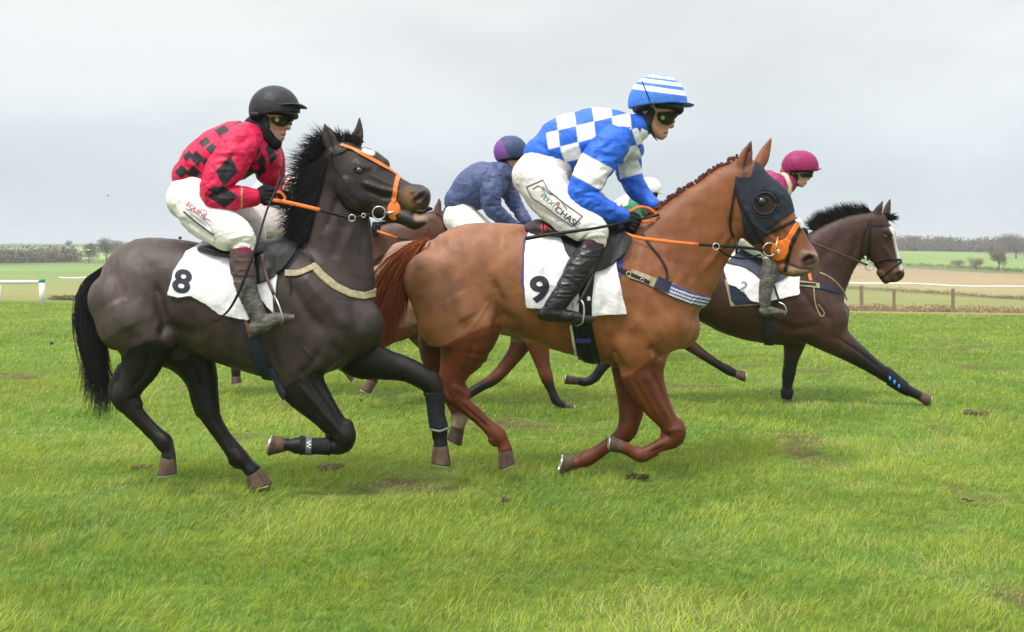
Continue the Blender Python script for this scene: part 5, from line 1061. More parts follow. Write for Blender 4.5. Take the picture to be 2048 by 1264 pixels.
# ---- red and black rider on number 8
RED = (.56, .009, .062); BLK = (.016, .014, .018)
def dias(lst):
    def f(V, px, py):
        c = np.repeat(np.array(RED)[None], len(V), 0); m_ = np.zeros(len(px))
        for x, y, a, b, sh in lst:
            X, Y_ = 100 + x / 2.529, 140 + y / 2.529; a_, b_ = a / 2.529 * 1.3, b / 2.529 * 1.25
            m_ = np.maximum(m_, np.clip((1 - (np.abs(px - X - sh * (py - Y_)) / a_ + np.abs(py - Y_) / b_)) * min(a_, b_) / 1.2 + .5, 0, 1))
        return mixc(c, BLK, m_)
    return f
jd = [(870, 305, 32, 22, -.4), (990, 325, 34, 40, .3), (905, 343, 38, 20, 0), (783, 365, 24, 24, -.3), (743, 447, 27, 34, .1), (697, 435, 20, 26, -.3), (725, 520, 32, 30, 0), (665, 515, 28, 30, 0), (715, 597, 42, 28, .5), (1040, 405, 20, 36, .1), (1000, 470, 28, 34, -.2), (1070, 465, 20, 40, 0), (1000, 520, 38, 26, -.5), (1110, 400, 18, 26, 0), (1125, 440, 17, 36, -.2), (990, 570, 36, 22, -.5), (930, 590, 30, 20, 0), (1068, 515, 22, 24, -.5), (785, 465, 14, 22, 0), (785, 525, 16, 20, 0), (820, 400, 26, 28, 0), (830, 500, 26, 30, 0), (1150, 380, 14, 30, 0), (960, 275, 30, 14, 0), (640, 590, 20, 25, 0)]
sd_ = [(895, 512, 44, 66, -.2), (875, 640, 62, 48, .15), (838, 606, 34, 16, 0)]
def scolA(V, px, py):
    c = dias(sd_)(V, px, py); u_, v_ = along(px, py, (430, 393), (503, 396)); c = mixc(c, (.45, .30, .12), np.clip(1.4 - np.abs(px - 483.5) / 1.8, 0, 1) * (py > 370) * (V[:, 1] < YA)); return c
def capA(V, px, py): return np.repeat(np.array((.021, .021, .024))[None], len(V), 0) * (1 - .3 * np.exp(-((px - 521 + (py - 200) * .3) / 1.2) ** 2))[:, None]
hands8 = [hand(YA, (507, 394), (536, 392), -.17, 1.15), hand(YA, (548, 398), (570, 400), .05, .95, 1)]
spJA = dict(Y=YA, h=.0055,
    torso=[(384, 352, 0, 35, 1.5), (408, 334, 0, 49, 1.2), (445, 312, 0, 56, 1.05), (480, 296, 0, 55, 1.05), (508, 282, 0, 42, 1.2), (518, 273, 0, 27, 1.0)], chest=[[(500, 306, .02, 46, 1.1), (530, 318, .06, 32, 1.3), (536, 345, .08, 22, 1.3)]],
    neck=[(518, 266, 0, 24, .9), (534, 256, 0, 23, .85), (540, 240, 0, 24, .85)],
    head=[[(540, 214, 0, 34, .82), (558, 218, 0, 33, .80)], [(553, 234, -.005, 29, .80), (555, 250, -.008, 23, .8), (555, 264, -.01, 16, .85)], [(538, 255, -.01, 14, 1.4), (554, 273, -.01, 9, 1.3), (561, 277, -.012, 7, 1.3)],
          [(573, 240, -.015, 5, .8), (577, 252, -.02, 4.6, .9), (577, 256, -.02, 4.8, 1.3)], [(567, 267, -.015, 4.6, 2), (569, 268, -.015, 3, 2)], [(565, 274, -.015, 4.2, 1.8), (566, 275, -.015, 3, 1.8)]],
    fstrokes=[([(573, 271), (560, 272)], 1.5, -4), ([(570, 257), (575, 260), (580, 259)], 1.5, -2), ([(564, 254), (562, 266)], 3, -3), ([(548, 254), (560, 250)], 6, 2), ([(552, 262), (560, 268)], 3, -2)],
    hd=dict(s=1, skin=(.46, .24, .18), lips=[(563, 269), (572, 269)], cheek=(556, 254), nose=(579, 256), jaw=[(540, 268), (560, 280)]),
    arms=[[(492, 275, -.10, 32, .8), (474, 300, -.17, 36, .85), (450, 340, -.21, 36, .85), (434, 374, -.24, 32, .85), (434, 392, -.24, 28, .85), (456, 396, -.23, 25, .85), (480, 395, -.2, 21, .9), (505, 395, -.17, 16, 1)],
          [(528, 292, .12, 30, .85), (545, 325, .18, 24, .85), (546, 358, .18, 20, .9), (548, 380, .12, 16, .95), (550, 396, .06, 12, 1)]],
    hands=hands8,
    seat=[[(378, 400, 0, 40, 1.5), (390, 385, 0, 44, 1.3), (402, 368, 0, 42, 1.2)]],
    legs=[[(388, 396, -.07, 46, 1.0), (412, 428, -.14, 47, .95), (444, 454, -.21, 41, .9), (470, 470, -.265, 35, .85), (483, 482, -.285, 28, .85), (487, 498, -.29, 22, .85)],
          [(392, 390, .07, 46, 1.0), (440, 415, .15, 42, .9), (482, 440, .24, 34, .85), (505, 462, .28, 27, .85), (507, 482, .29, 21, .85)]],
    shins=[[(484, 510, -.30, 22, .8), (486, 540, -.325, 23, .75), (494, 578, -.345, 20, .75), (507, 612, -.36, 17, .75), (518, 636, -.365, 16, .75)], [(505, 495, .30, 22, .8), (507, 530, .325, 23, .75), (515, 570, .345, 20, .75), (535, 625, .36, 15, .75)]],
    feet=[[(513, 655, -.365, 14.5, .8), (524, 650, -.365, 16, .8), (548, 640, -.365, 13, .9), (568, 636, -.36, 9, 1.1), (590, 635, -.355, 5.5, 1.3)], [(530, 642, .365, 13, .8), (560, 636, .365, 11, .9), (596, 632, .36, 6, 1.2)]],
    jcol=dias(jd), scol=scolA, bcol=(.78, .735, .71), bootm=M_DUSTY,
    jstrokes=[([(385, 370), (420, 330), (450, 310)], 6, 5), ([(400, 380), (430, 350)], 6, -6), ([(370, 330), (400, 350)], 5, -4), ([(445, 270), (430, 310)], 8, -4), ([(480, 255), (465, 290)], 8, 4), ([(500, 340), (530, 320), (550, 300)], 6, -6), ([(505, 360), (535, 345)], 5, 6)],
    sstrokes=[([(412, 395), (435, 388), (450, 380)], 4, -6), ([(415, 410), (445, 400)], 4, 5), ([(430, 350), (415, 370)], 5, -5), ([(470, 300), (450, 350)], 7, -5), ([(470, 385), (465, 410)], 4, -4), ([(475, 290), (500, 275)], 6, -5), ([(535, 370), (556, 372)], 4, -5)],
    bstrokes=[([(355, 370), (400, 410), (440, 435)], 7, -4), ([(350, 430), (390, 455), (430, 480)], 6, -4), ([(450, 500), (480, 485), (505, 488)], 4, -5), ([(455, 480), (490, 470), (508, 475)], 4, 5), ([(430, 400), (470, 425), (495, 450)], 7, -5), ([(345, 400), (370, 440)], 6, 3)],
    helmet=dict(c=(549, 221, 49, 50, (500, 236), (604, 224)), col=capA,
        shell=[[(512, 232, 0, 11, 3.0), (522, 232, 0, 11, 3.4)], [(545, 226, 0, 8, 5.0), (575, 228, 0, 8.5, 4.2), (588, 231, 0, 8, 3.6)]],
        peak=[(572, 214, 0, 6, 7), (592, 212, 0, 5, 7.5), (604, 213, 0, 4, 7), (610, 215, 0, 2.6, 9)],
        goggles=[(541, 234), (570, 232), (604, 236), (600, 249), (584, 252), (576, 248), (566, 253), (553, 251), (543, 243)], badge=(554, 239),
        straps=[([(534, 232), (532, 250), (530, 268)], 8), ([(530, 262), (542, 278), (552, 284)], 5)], pad=[(506, 230), (516, 240), (522, 243), (529, 228), (539, 234), (540, 254), (538, 268), (546, 280), (532, 280), (518, 264), (510, 250)]))
jA, PA = rider('rider in red silks with black diamonds and a black cap on the dark brown horse', spJA)
V, Q = grow(YA, [[(512, 256, 0, 23, 1.05), (524, 266, 0, 27, 1.0), (538, 276, 0, 20, 1.05), (549, 285, 0, 12, 1.2)]], .006, infl=.010); mesh_obj('neck_scarf', V, Q, M_GLOVE, jA)
V, Q = grow(YA, [[(487, 497, -.293, 21, .85), (486, 508, -.30, 22, .85)]], .006, infl=.003); mesh_obj('gaiter', V, Q, mat('magenta_knit', (.20, .01, .05), .9, bump=(200, .5)), jA)
shell(PA['boots'][0][1], 'boot_top', PA['boots'][0][0], M_SUEDE, line=[(486, 500), (486, 540)], w=56, off=.003, cond=lambda V: (to_px(V)[1] < 553))
lettering(PA['BR'], 'sponsor_name', PA['breeches'], M_MAROONINK, 'EQUINE', 393, 421, 9.5, .62, thick=.012, wid=1.0, off=.003)
strap(PA['BR'], 'logo_line', PA['breeches'], M_GREYINK, [(368, 423), (398, 448), (428, 470)], 2.6, .003, False, step=3)
for pts in ([(372, 416), (392, 426), (420, 450), (427, 466)], [(402, 418), (414, 424), (408, 434), (420, 440), (426, 450)], [(380, 424), (396, 436), (412, 448)]): strap(PA['BR'], 'logo_line', PA['breeches'], mat('pale_ink', (.3, .25, .38), .7), pts, .9, .003, False, step=3)
ya_ = YA - .37
tube('stirrup_leather', hA, M_BRNLEATHER, [W(524, 508, YA - .31), W(530, 545, YA - .34), W(548, 590, ya_ - .02)], .011, 8, flat=.3)
v, f = tube_mesh([W(x, y, ya_ + d) for x, y, d in ((548, 590, -.02), (556, 606, -.07), (564, 630, -.085), (566, 642, -.07), (560, 647, 0), (552, 644, .06), (548, 620, .06), (547, 600, .02), (548, 590, -.02))], .0055, 8); mesh_obj('stirrup', v, f, M_STEEL, hA)
whip('black whip with leather flap hanging past the boot of the red and black rider', [W(562, 352, YA - .20), W(550, 385, YA - .24), W(534, 420, YA - .30), (W(512, 492, YA - .38)), W(492, 548, YA - .42), W(476, 588, YA - .42), W(456, 622, YA - .41), W(430, 643, YA - .40)], [.010, .009, .007, .008, .009, .009, .007, .006])
rein(hA, [(545, 400, YA - .19), (580, 406, YA - .20), (640, 420, YA - .22)], .013, M_ORANGE); rein(hA, [(640, 420, YA - .22), (680, 431, YA - .21), (705, 436, YA - .2), (742, 428, YA - .2)], .010, M_BLKLEATHER)
rein(hA, [(560, 402, YA + .05), (600, 440, YA + .2), (680, 440, YA + .16), (752, 426, YA + .08)], .010, M_ORANGE)
rein(hA, [(548, 384, YA - .18), (562, 386, YA - .16), (570, 398, YA - .15), (560, 404, YA - .17)], .010, M_ORANGE)
ring('martingale_ring', hA, M_STEEL, 704, 436, YA - .205, 6.5, 1.2); ring('martingale_ring', hA, M_STEEL, 727, 431, YA - .205, 4, 1.0)
# ------------------------------------------------------------------ horses and riders behind
def flatcol(Y, base, legc, legy, far_leg_y=None, extra=None):
    def f(V):
        px, py = to_px(V); n = fbm(V, 3, 3, 51); c = np.array(base)[None] * (1 + .2 * n)[:, None]
        l = np.clip((py - legy) / 3 + .5, 0, 1) if not callable(legy) else legy(px, py, V)
        c = mixc(c, legc, l); 
        return np.clip(extra(V, px, py, c) if extra else c, .002, 1)
    return f
YC = 12.3
def exC(V, px, py, c):
    d, _ = seg_dist(px, py, [(1800, 545), (1806, 560)]); c = mixc(c, (.11, .045, .022), np.clip(1.5 - d / 14, 0, 1) * .8)
    d, _ = seg_dist(px, py, [(1765, 550), (1788, 530)]); c = mixc(c, (.13, .05, .02), np.clip(1.5 - d / 9, 0, 1) * .6)
    c = mixc(c, (.012, .009, .01), np.clip((px - 1793) / 8, 0, 1) * np.clip((py - 540) / 12, 0, 1) * .6)
    d, _ = seg_dist(px, py, [(1783, 455), (1792, 480), (1799, 515), (1803, 535)]); c = mixc(c, (.66, .62, .60), np.clip(1.3 - d / 5.2, 0, 1) * (np.abs(V[:, 1] - YC) < .09))
    d, _ = seg_dist(px, py, [(1797, 548), (1803, 546)]); return mixc(c, (.008, .005, .005), np.clip(1.5 - d / 4, 0, 1))
def legC(px, py, V):
    t = np.clip((px - 1640) / 60, 0, 1); l1 = np.clip((px - 1690) / 40, 0, 1) * (py > 690); l2 = np.clip((py - 705) / 20, 0, 1); return np.maximum(l1, l2)
specC = dict(Y=YC, h=.010, box=(1085, 390, 1880, 825), dep=.42, color=flatcol(YC, (.046, .020, .0145), (.009, .007, .007), legC, extra=exC), ks=1.0,
    torso=[(1296, 570, 0, 30, .9), (1330, 562, 0, 62, .8), (1380, 563, 0, 68, .76), (1430, 573, 0, 78, .74), (1480, 588, 0, 86, .70), (1530, 598, 0, 88, .66), (1580, 604, 0, 87, .62), (1625, 610, 0, 76, .62), (1660, 622, 0, 50, .75), (1672, 628, 0, 28, .95)],
    neck=[(1605, 580, 0, 75, .55), (1636, 536, 0, 70, .42), (1668, 501, 0, 57, .40), (1702, 475, 0, 46, .42), (1732, 457, 0, 35, .5), (1748, 447, 0, 26, .7)],
    head=[(1753, 444, 0, 22, .85), (1753, 462, 0, 35, .62), (1756, 482, 0, 37, .52), (1765, 503, 0, 31, .5), (1776, 524, 0, 26, .52), (1786, 543, 0, 22, .6), (1789, 553, 0, 19, .66)],
    heads=[[(1762, 545, 0, 9, 1.1), (1772, 560, 0, 8, 1.2)], [(1770, 462, -.085, 7), (1782, 470, -.085, 4)], [(1770, 462, .085, 7), (1782, 470, .085, 4)], [(1791, 545, -.045, 8), (1802, 547, -.04, 7)]],
    carve=[[(1796, 548, -.085, 3.2), (1802, 546, -.08, 3.5)]],
    ears=[[(1752, 440, -.05, 9, .7), (1754, 427, -.055, 9, .5), (1759, 416, -.06, 7, .5), (1765, 403, -.06, 2, .6)], [(1770, 440, .04, 8, .7), (1773, 424, .05, 8, .5), (1776, 412, .055, 6, .5), (1780, 399, .055, 2, .6)]],
    muscle=[[(1560, 540, -.12, 32, .6), (1605, 600, -.17, 40, .6), (1655, 640, -.13, 42, .7)], [(1560, 540, .12, 32, .6), (1605, 600, .16, 40, .6), (1640, 640, .12, 38, .7)]],
    legs=[([(1618, 640, -.13, 46, .65), (1655, 668, -.13, 36, .7), (1700, 700, -.12, 24, .8), (1745, 731, -.12, 16.5, .85), (1778, 754, -.12, 13.5, .9), (1800, 770, -.12, 11.5), (1822, 783, -.12, 10), (1838, 791, -.12, 9)], .05),
          ([(1592, 640, .1, 40, .65), (1588, 690, .12, 22, .8), (1582, 720, .12, 14.5), (1577, 750, .12, 13), (1575, 770, .12, 10), (1574, 785, .12, 10.5), (1574, 792, .12, 9)], .05),
          ([(1345, 600, -.12, 48, .75), (1345, 650, -.12, 32, .75), (1362, 676, -.12, 17), (1385, 694, -.12, 12), (1410, 712, -.12, 9.5), (1438, 730, -.12, 8.5), (1456, 740, -.12, 9.5), (1470, 747, -.12, 8)], .05),
          ([(1320, 600, .12, 44, .75), (1280, 660, .12, 28), (1236, 700, .12, 17), (1206, 732, .12, 11), (1190, 754, .12, 10), (1172, 764, .12, 9), (1158, 762, .12, 8)], .05)],
    hooves=[(-.12, (1838, 791), (1858, 801), 9, 13, .95, 3), (.12, (1574, 792), (1575, 808), 9, 12, .95, 2), (-.12, (1470, 747), (1489, 753), 8, 11, .95, 2), (.12, (1158, 762), (1131, 759), 8, 10, .95, 0)],
    strokes=[([(1585, 560), (1625, 610), (1660, 640)], 10, -9), ([(1540, 640), (1590, 660), (1640, 650)], 10, -7), ([(1700, 520), (1712, 495), (1712, 470)], 7, -8), ([(1766, 490), (1785, 520)], 5, 5), ([(1668, 672), (1720, 705), (1770, 745)], 4, -5), ([(1690, 470), (1640, 520)], 12, -5), ([(1575, 570), (1560, 640)], 10, -7)])
hC, BC_ = horse('dark bay racehorse with a white blaze and upright mane, one foreleg stretched far forward', 'racehorses galloping in the race', specC)
eye(hC, BC_, 1771, 473, 4.5); M_MAN = M_HAIR
cr_ = [(1742, 420, YC, -.75, .9, .7), (1712, 428, YC, -.75, .9, .95), (1682, 441, YC, -.7, 1, 1.05), (1655, 456, YC, -.6, 1, 1.1), (1628, 474, YC, -.6, 1, .9)]
cr_ = [(x, top_at(BC_, x, 300, 600) + 4, a, b, c, d) for x, y, a, b, c, d in cr_]
hair('mane', hC, M_HAIR, cr_, 1500, 61, .17, .005, (.010, .009, .010), .4, droop=.3, spread=.24, lat=.015)
hair('forelock', hC, M_HAIR, [(1762, 432, YC, 1, .35, .8), (1772, 434, YC, 1, .25, 1), (1778, 440, YC, 1, .1, .9)], 300, 62, .12, .005, (.010, .009, .010), .4, droop=.25, spread=.22, lat=.02)
strap(BC_, 'bridle_cheekpiece', hC, M_BLKLEATHER, [(1744, 428), (1741, 446), (1740, 468), (1738, 500), (1736, 520)], 5, .006); strap(BC_, 'browband', hC, M_BLKLEATHER, [(1741, 451), (1760, 451), (1780, 451)], 4, .006)
shell(BC_, 'noseband', hC, M_BLKLEATHER, line=[(1748, 525), (1772, 519), (1806, 520)], w=4.5, off=.007); shell(BC_, 'noseband', hC, M_BLKLEATHER, line=[(1806, 522), (1785, 535), (1762, 556)], w=4, off=.007)
ring('bit_ring', hC, M_STEEL, 1739, 532, YC - .11, 8.5, 1.2); rein(hC, [(1735, 530, YC - .12), (1712, 521, YC - .13), (1680, 508, YC - .2), (1640, 492, YC - .22), (1600, 478, YC - .2)], .011, M_BRNLEATHER); rein(hC, [(1640, 545, YC - .27), (1662, 556, YC - .24), (1684, 578, YC - .16), (1694, 600, YC - .05)], .008, M_TANWEB)
strap(BC_, 'throat_lash', hC, M_BLKLEATHER, [(1743, 432), (1728, 470), (1722, 505), (1728, 518)], 3.2, .005)
c3 = shell(BC_, 'number_cloth', hC, M_CLOTH, poly=[(1446, 536), (1462, 500), (1600, 505), (1598, 590), (1540, 602), (1520, 606), (1500, 602), (1488, 588), (1470, 574), (1455, 570)], off=.022, relax_it=2, bumpf=wr(.006, 8, 23), sink=.006)
shell(BC_, 'saddle_pad', hC, M_NAVY, poly=[(1452, 540), (1470, 500), (1560, 500), (1560, 604), (1470, 610), (1462, 600)], off=.012, sink=.006); shell(BC_, 'fleece_pad', hC, M_TANWEB, poly=[(1449, 560), (1456, 555), (1530, 600), (1530, 609), (1461, 613)], off=.008, sink=.004)
shell(BC_, 'saddle_flap', hC, mat('navy_saddle_leather', (.035, .045, .08), .55, noise=40, bump=(100, .3)), poly=[(1450, 528), (1480, 505), (1590, 500), (1588, 545), (1565, 560), (1545, 570), (1520, 560), (1505, 548), (1490, 538)], off=.04, relax_it=2, sink=.02)
S3 = surf(c3, YC); lettering(S3, 'cloth_number', c3, mat('faded_ink', (.22, .24, .30), .7), '2', 1486, 575, 22, .45, thick=.02)
strap(BC_, 'breast_girth', hC, M_TANWEB, [(1595, 566), (1638, 572)], 11, .010); strap(BC_, 'breast_girth', hC, M_NAVY, [(1638, 572), (1665, 578), (1684, 582)], 11, .010); strap(BC_, 'buckle_strap', hC, M_BLKLEATHER, [(1570, 562), (1600, 567), (1630, 570)], 4.5, .016)
shell(BC_, 'girth', hC, M_NAVY, line=[(1536, 630), (1538, 700)], w=16, off=.014, cond=lambda V: V[:, 2] < W(0, 600, YC)[2]); strap(BC_, 'neck_strap', hC, M_ORANGE, [(1616, 545), (1620, 562)], 7, .014, False); strap(BC_, 'loose_cord', hC, M_TANWEB, [(1626, 575), (1630, 605), (1640, 632), (1648, 625), (1636, 608)], 2, .012, False)
bc = shell(BC_, 'brushing_boot', hC, M_RUBBERBOOT, line=[(1778, 753), (1812, 776)], w=42, off=.012, cond=lambda V: (V[:, 1] < YC) & (to_px(V)[0] > 1774) & (to_px(V)[0] < 1816)); shell(BC_, 'brushing_boot', hC, M_RUBBERBOOT, line=[(1575, 782), (1575, 796)], w=34, off=.012, cond=lambda V: (V[:, 1] > YC) & (to_px(V)[1] > 778))
SBC = surf(bc, YC); M_CYAN = mat('bright_blue_plastic', (.01, .25, .6), .4)
for x, y in ((1780, 757), (1789, 764), (1798, 772)):
    h_ = SBC.hit(x, y)
    if h_: ball('boot_stud', bc, M_CYAN, h_[0], (.014, .008, .024), 10)
# maroon rider
MAR = (.26, .012, .08); CREAM = (.6, .52, .38)
def jcolC(V, px, py): return mixc(np.repeat(np.array(MAR)[None], len(V), 0), CREAM, np.clip(1.6 - seg_dist(px, py, [(1556, 338), (1572, 350), (1581, 372), (1578, 400), (1584, 420)])[0] / 3.5, 0, 1))
def capC(V, px, py): return np.repeat(np.array((.25, .012, .085))[None], len(V), 0) * (1 - .35 * np.exp(-((seg_dist(px, py, [(1582, 318), (1586, 336), (1600, 341), (1628, 342)])[0]) / 1.5) ** 2))[:, None]
spJC = dict(Y=YC, h=.008, torso=[(1470, 412, 0, 30, 1.3), (1500, 394, 0, 40, 1.1), (1530, 382, 0, 40, 1.1), (1556, 374, 0, 33, 1.2), (1570, 366, 0, 22, 1)],
    neck=[(1568, 366, 0, 15, .9), (1580, 358, 0, 14, .9), (1588, 352, 0, 15, .9)],
    head=[[(1592, 335, 0, 24, .82), (1606, 337, 0, 23, .8)], [(1602, 350, 0, 18, .78), (1602, 362, 0, 12, .8)], [(1592, 362, 0, 8, 1.3), (1604, 369, 0, 5.5, 1.3)], [(1613, 350, 0, 4, .8), (1617, 358, 0, 3.4, 1)], [(1610, 365, 0, 3.4, 1.8)]],
    hd=dict(s=.65, skin=(.60, .36, .27), lips=[(1607, 366), (1612, 366)], nose=(1617, 357)),
    arms=[[(1552, 372, -.15, 21, .85), (1553, 395, -.2, 20, .9), (1550, 422, -.22, 18, .9), (1566, 446, -.18, 14), (1588, 462, -.12, 10)], [(1556, 376, .15, 20, .85), (1558, 420, .2, 16), (1590, 458, .05, 10)]],
    hands=[hand(YC, (1590, 463), (1606, 468), -.12, .65)], seat=[[(1458, 440, 0, 28, 1.4), (1470, 425, 0, 29, 1.2)]],
    legs=[[(1464, 440, -.07, 30, 1), (1490, 468, -.2, 28, .95), (1522, 492, -.27, 22, .9), (1538, 505, -.29, 17, .9), (1541, 518, -.30, 14, .9)], [(1466, 440, .07, 30, 1), (1500, 465, .2, 26), (1535, 495, .28, 18), (1541, 515, .3, 14)]],
    shins=[[(1541, 524, -.31, 15.5, .85), (1537, 550, -.33, 15.5, .8), (1531, 582, -.35, 12.5, .8), (1529, 608, -.36, 10.5, .8)], [(1541, 520, .31, 15, .85), (1533, 580, .35, 12.5, .8), (1531, 608, .36, 10.5, .8)]],
    feet=[[(1525, 623, -.36, 9, .9), (1540, 622, -.36, 8.5, .9), (1555, 624, -.36, 6.5, 1), (1569, 625, -.36, 4, 1.2)], [(1530, 622, .36, 9, .9), (1570, 625, .36, 4, 1.2)]],
    jcol=jcolC, scol=lambda V, px, py: np.repeat(np.array(MAR)[None], len(V), 0), bcol=(.7, .69, .66), bootm=M_DUSTY, fold=.006,
    helmet=dict(c=(1600, 334, 30, 33.5, (1570, 343), (1632, 342)), col=capC, shell=[[(1580, 343, 0, 6, 3.4), (1596, 342, 0, 6, 4.2), (1620, 343, 0, 5, 3.8)]], peak=[(1622, 340, 0, 2.6, 8), (1634, 339, 0, 1.8, 10), (1641, 338, 0, 1, 12)],
        goggles=[(1598, 347), (1624, 345), (1624, 354), (1613, 354), (1603, 354)], straps=[([(1590, 345), (1590, 358), (1596, 371)], 4)], pad=[(1580, 345), (1590, 350), (1596, 345), (1597, 356), (1592, 366), (1584, 358)]))
jC, PC = rider('rider with a magenta cap and cream-piped maroon silks behind the hooded horse\'s head', spJC)
ball('hair_bun', jC, mat('fair_hair', (.25, .13, .06), .7, noise=60, bump=(200, .8)), W(1570, 342, YC), (.05, .05, .055))
tube('stirrup', hC, M_STEEL, [W(1557, 604, YC - .38), W(1568, 610, YC - .41), W(1573, 622, YC - .41), W(1570, 630, YC - .38)], .007, 8); strap(BC_, 'stirrup_leather', hC, M_BLKLEATHER, [(1545, 570), (1551, 590), (1557, 606)], 4, .05, False)

# ---- tan horse in the middle ground
YD = 12.1
def legD(px, py, V):
    y = V[:, 1] - YD; hindn = np.clip((py - (668 - (px - 745) * .22)) / 2 + .5, 0, 1) * (px < 860); fore = np.clip((py - 680) / 6, 0, 1) * (px > 860); return np.maximum(hindn, fore)
def exD(V, px, py, c): dk_ = np.clip((py - 745) / 25, 0, 1) * (px > 900); c = mixc(c, (.012, .008, .008), dk_); return mixc(c, (.02, .012, .01), np.clip((py - 715) / 20, 0, 1) * (px < 900))
specD = dict(Y=YD, h=.0115, box=(700, 385, 1300, 830), dep=.42, color=flatcol(YD, (.24, .13, .085), (.13, .040, .018), legD, extra=exD),
    torso=[(762, 555, 0, 28, .9), (790, 553, 0, 63, .82), (830, 549, 0, 68, .78), (880, 552, 0, 70, .74), (930, 562, 0, 76, .74), (980, 575, 0, 85, .70), (1030, 584, 0, 89, .66), (1070, 590, 0, 82, .62), (1105, 600, 0, 58, .7), (1122, 605, 0, 30, .95)],
    neck=[(1060, 565, 0, 70, .55), (1100, 528, 0, 60, .42), (1140, 492, 0, 50, .4), (1178, 464, 0, 38, .42), (1206, 445, 0, 27, .55)],
    head=[(1210, 440, 0, 22, .85), (1220, 462, 0, 36, .6), (1236, 484, 0, 32, .52), (1252, 508, 0, 25, .55), (1264, 528, 0, 19, .65)],
    ears=[[(1212, 432, -.05, 9, .7), (1220, 420, -.05, 8, .5), (1228, 411, -.05, 5.5, .5), (1233, 402, -.05, 2, .6)], [(1226, 436, .05, 9, .7), (1238, 420, .05, 8, .5), (1244, 408, .05, 2, .6)]],
    muscle=[[(1010, 520, -.12, 34, .6), (1050, 600, -.16, 42, .6)], [(1010, 520, .12, 34, .6), (1050, 600, .16, 42, .6)]],
    legs=[([(800, 610, -.12, 58, .75), (795, 640, -.12, 46, .75), (768, 668, -.12, 26), (742, 695, -.12, 17), (738, 718, -.12, 12), (744, 745, -.12, 10), (747, 760, -.12, 9)], .05),
          ([(815, 610, .12, 52, .75), (828, 652, .12, 27), (848, 684, .12, 17), (868, 716, .12, 13), (872, 745, .12, 10), (890, 775, .12, 9)], .05),
          ([(1060, 630, .1, 45, .7), (1040, 690, .11, 21), (1018, 724, .11, 15), (992, 754, .11, 13), (966, 770, .11, 10.5), (945, 783, .11, 10), (934, 790, .11, 9)], .05),
          ([(1072, 635, -.12, 48, .7), (1077, 690, -.12, 24), (1085, 726, -.12, 15.5), (1093, 754, -.12, 13), (1102, 778, -.12, 9), (1112, 801, -.12, 9.5), (1124, 808, -.12, 7.5), (1132, 811, -.12, 6.5)], .05)],
    hooves=[(-.12, (747, 760), (731, 782), 9, 12, .95, 3), (.12, (890, 775), (898, 792), 9, 12, .95, 2), (.11, (934, 790), (922, 796), 9, 12, .95, 0), (-.12, (1130, 810), (1150, 816), 7, 8, .95, 6)],
    strokes=[([(835, 560), (843, 610), (835, 640)], 9, -9), ([(1020, 560), (1060, 620)], 10, -6)])
hD, BD_ = horse('tan racehorse with chestnut legs half hidden behind the chestnut horse', 'racehorses galloping in the race', specD)
hair('tail', hD, M_HAIR, [(765, 510, YD, -1, -.5, 1), (756, 522, YD, -.9, -.8, 1)], 700, 71, .7, .006, (.03, .014, .01), .4, droop=1.8, spread=.1, levels=8)
hair('mane', hD, M_HAIR, [(1195, 418, YD, -1, .2, 1), (1150, 450, YD, -1, 0, 1), (1090, 490, YD, -1, 0, 1)], 500, 72, .12, .006, (.03, .014, .01), .4, droop=.6, spread=.2)
saddle(hD, YD, [(935, 500, 0, 12, 4.0), (970, 502, 0, 10, 5.0), (1010, 498, 0, 13, 4.0)]); shell(BD_, 'number_cloth', hD, M_CLOTH, poly=[(900, 500), (900, 590), (1030, 600), (1040, 490), (980, 470), (910, 470)], off=.016, relax_it=2, bumpf=wr(.006, 8, 33))
NAVYB = (.058, .078, .175)
def capD(V, px, py): return mixc(np.repeat(np.array((.035, .055, .13))[None], len(V), 0), (.17, .06, .26), (1 - np.clip((px - 1007 - (py - 290) * .5) / 1.2 + .5, 0, 1)))
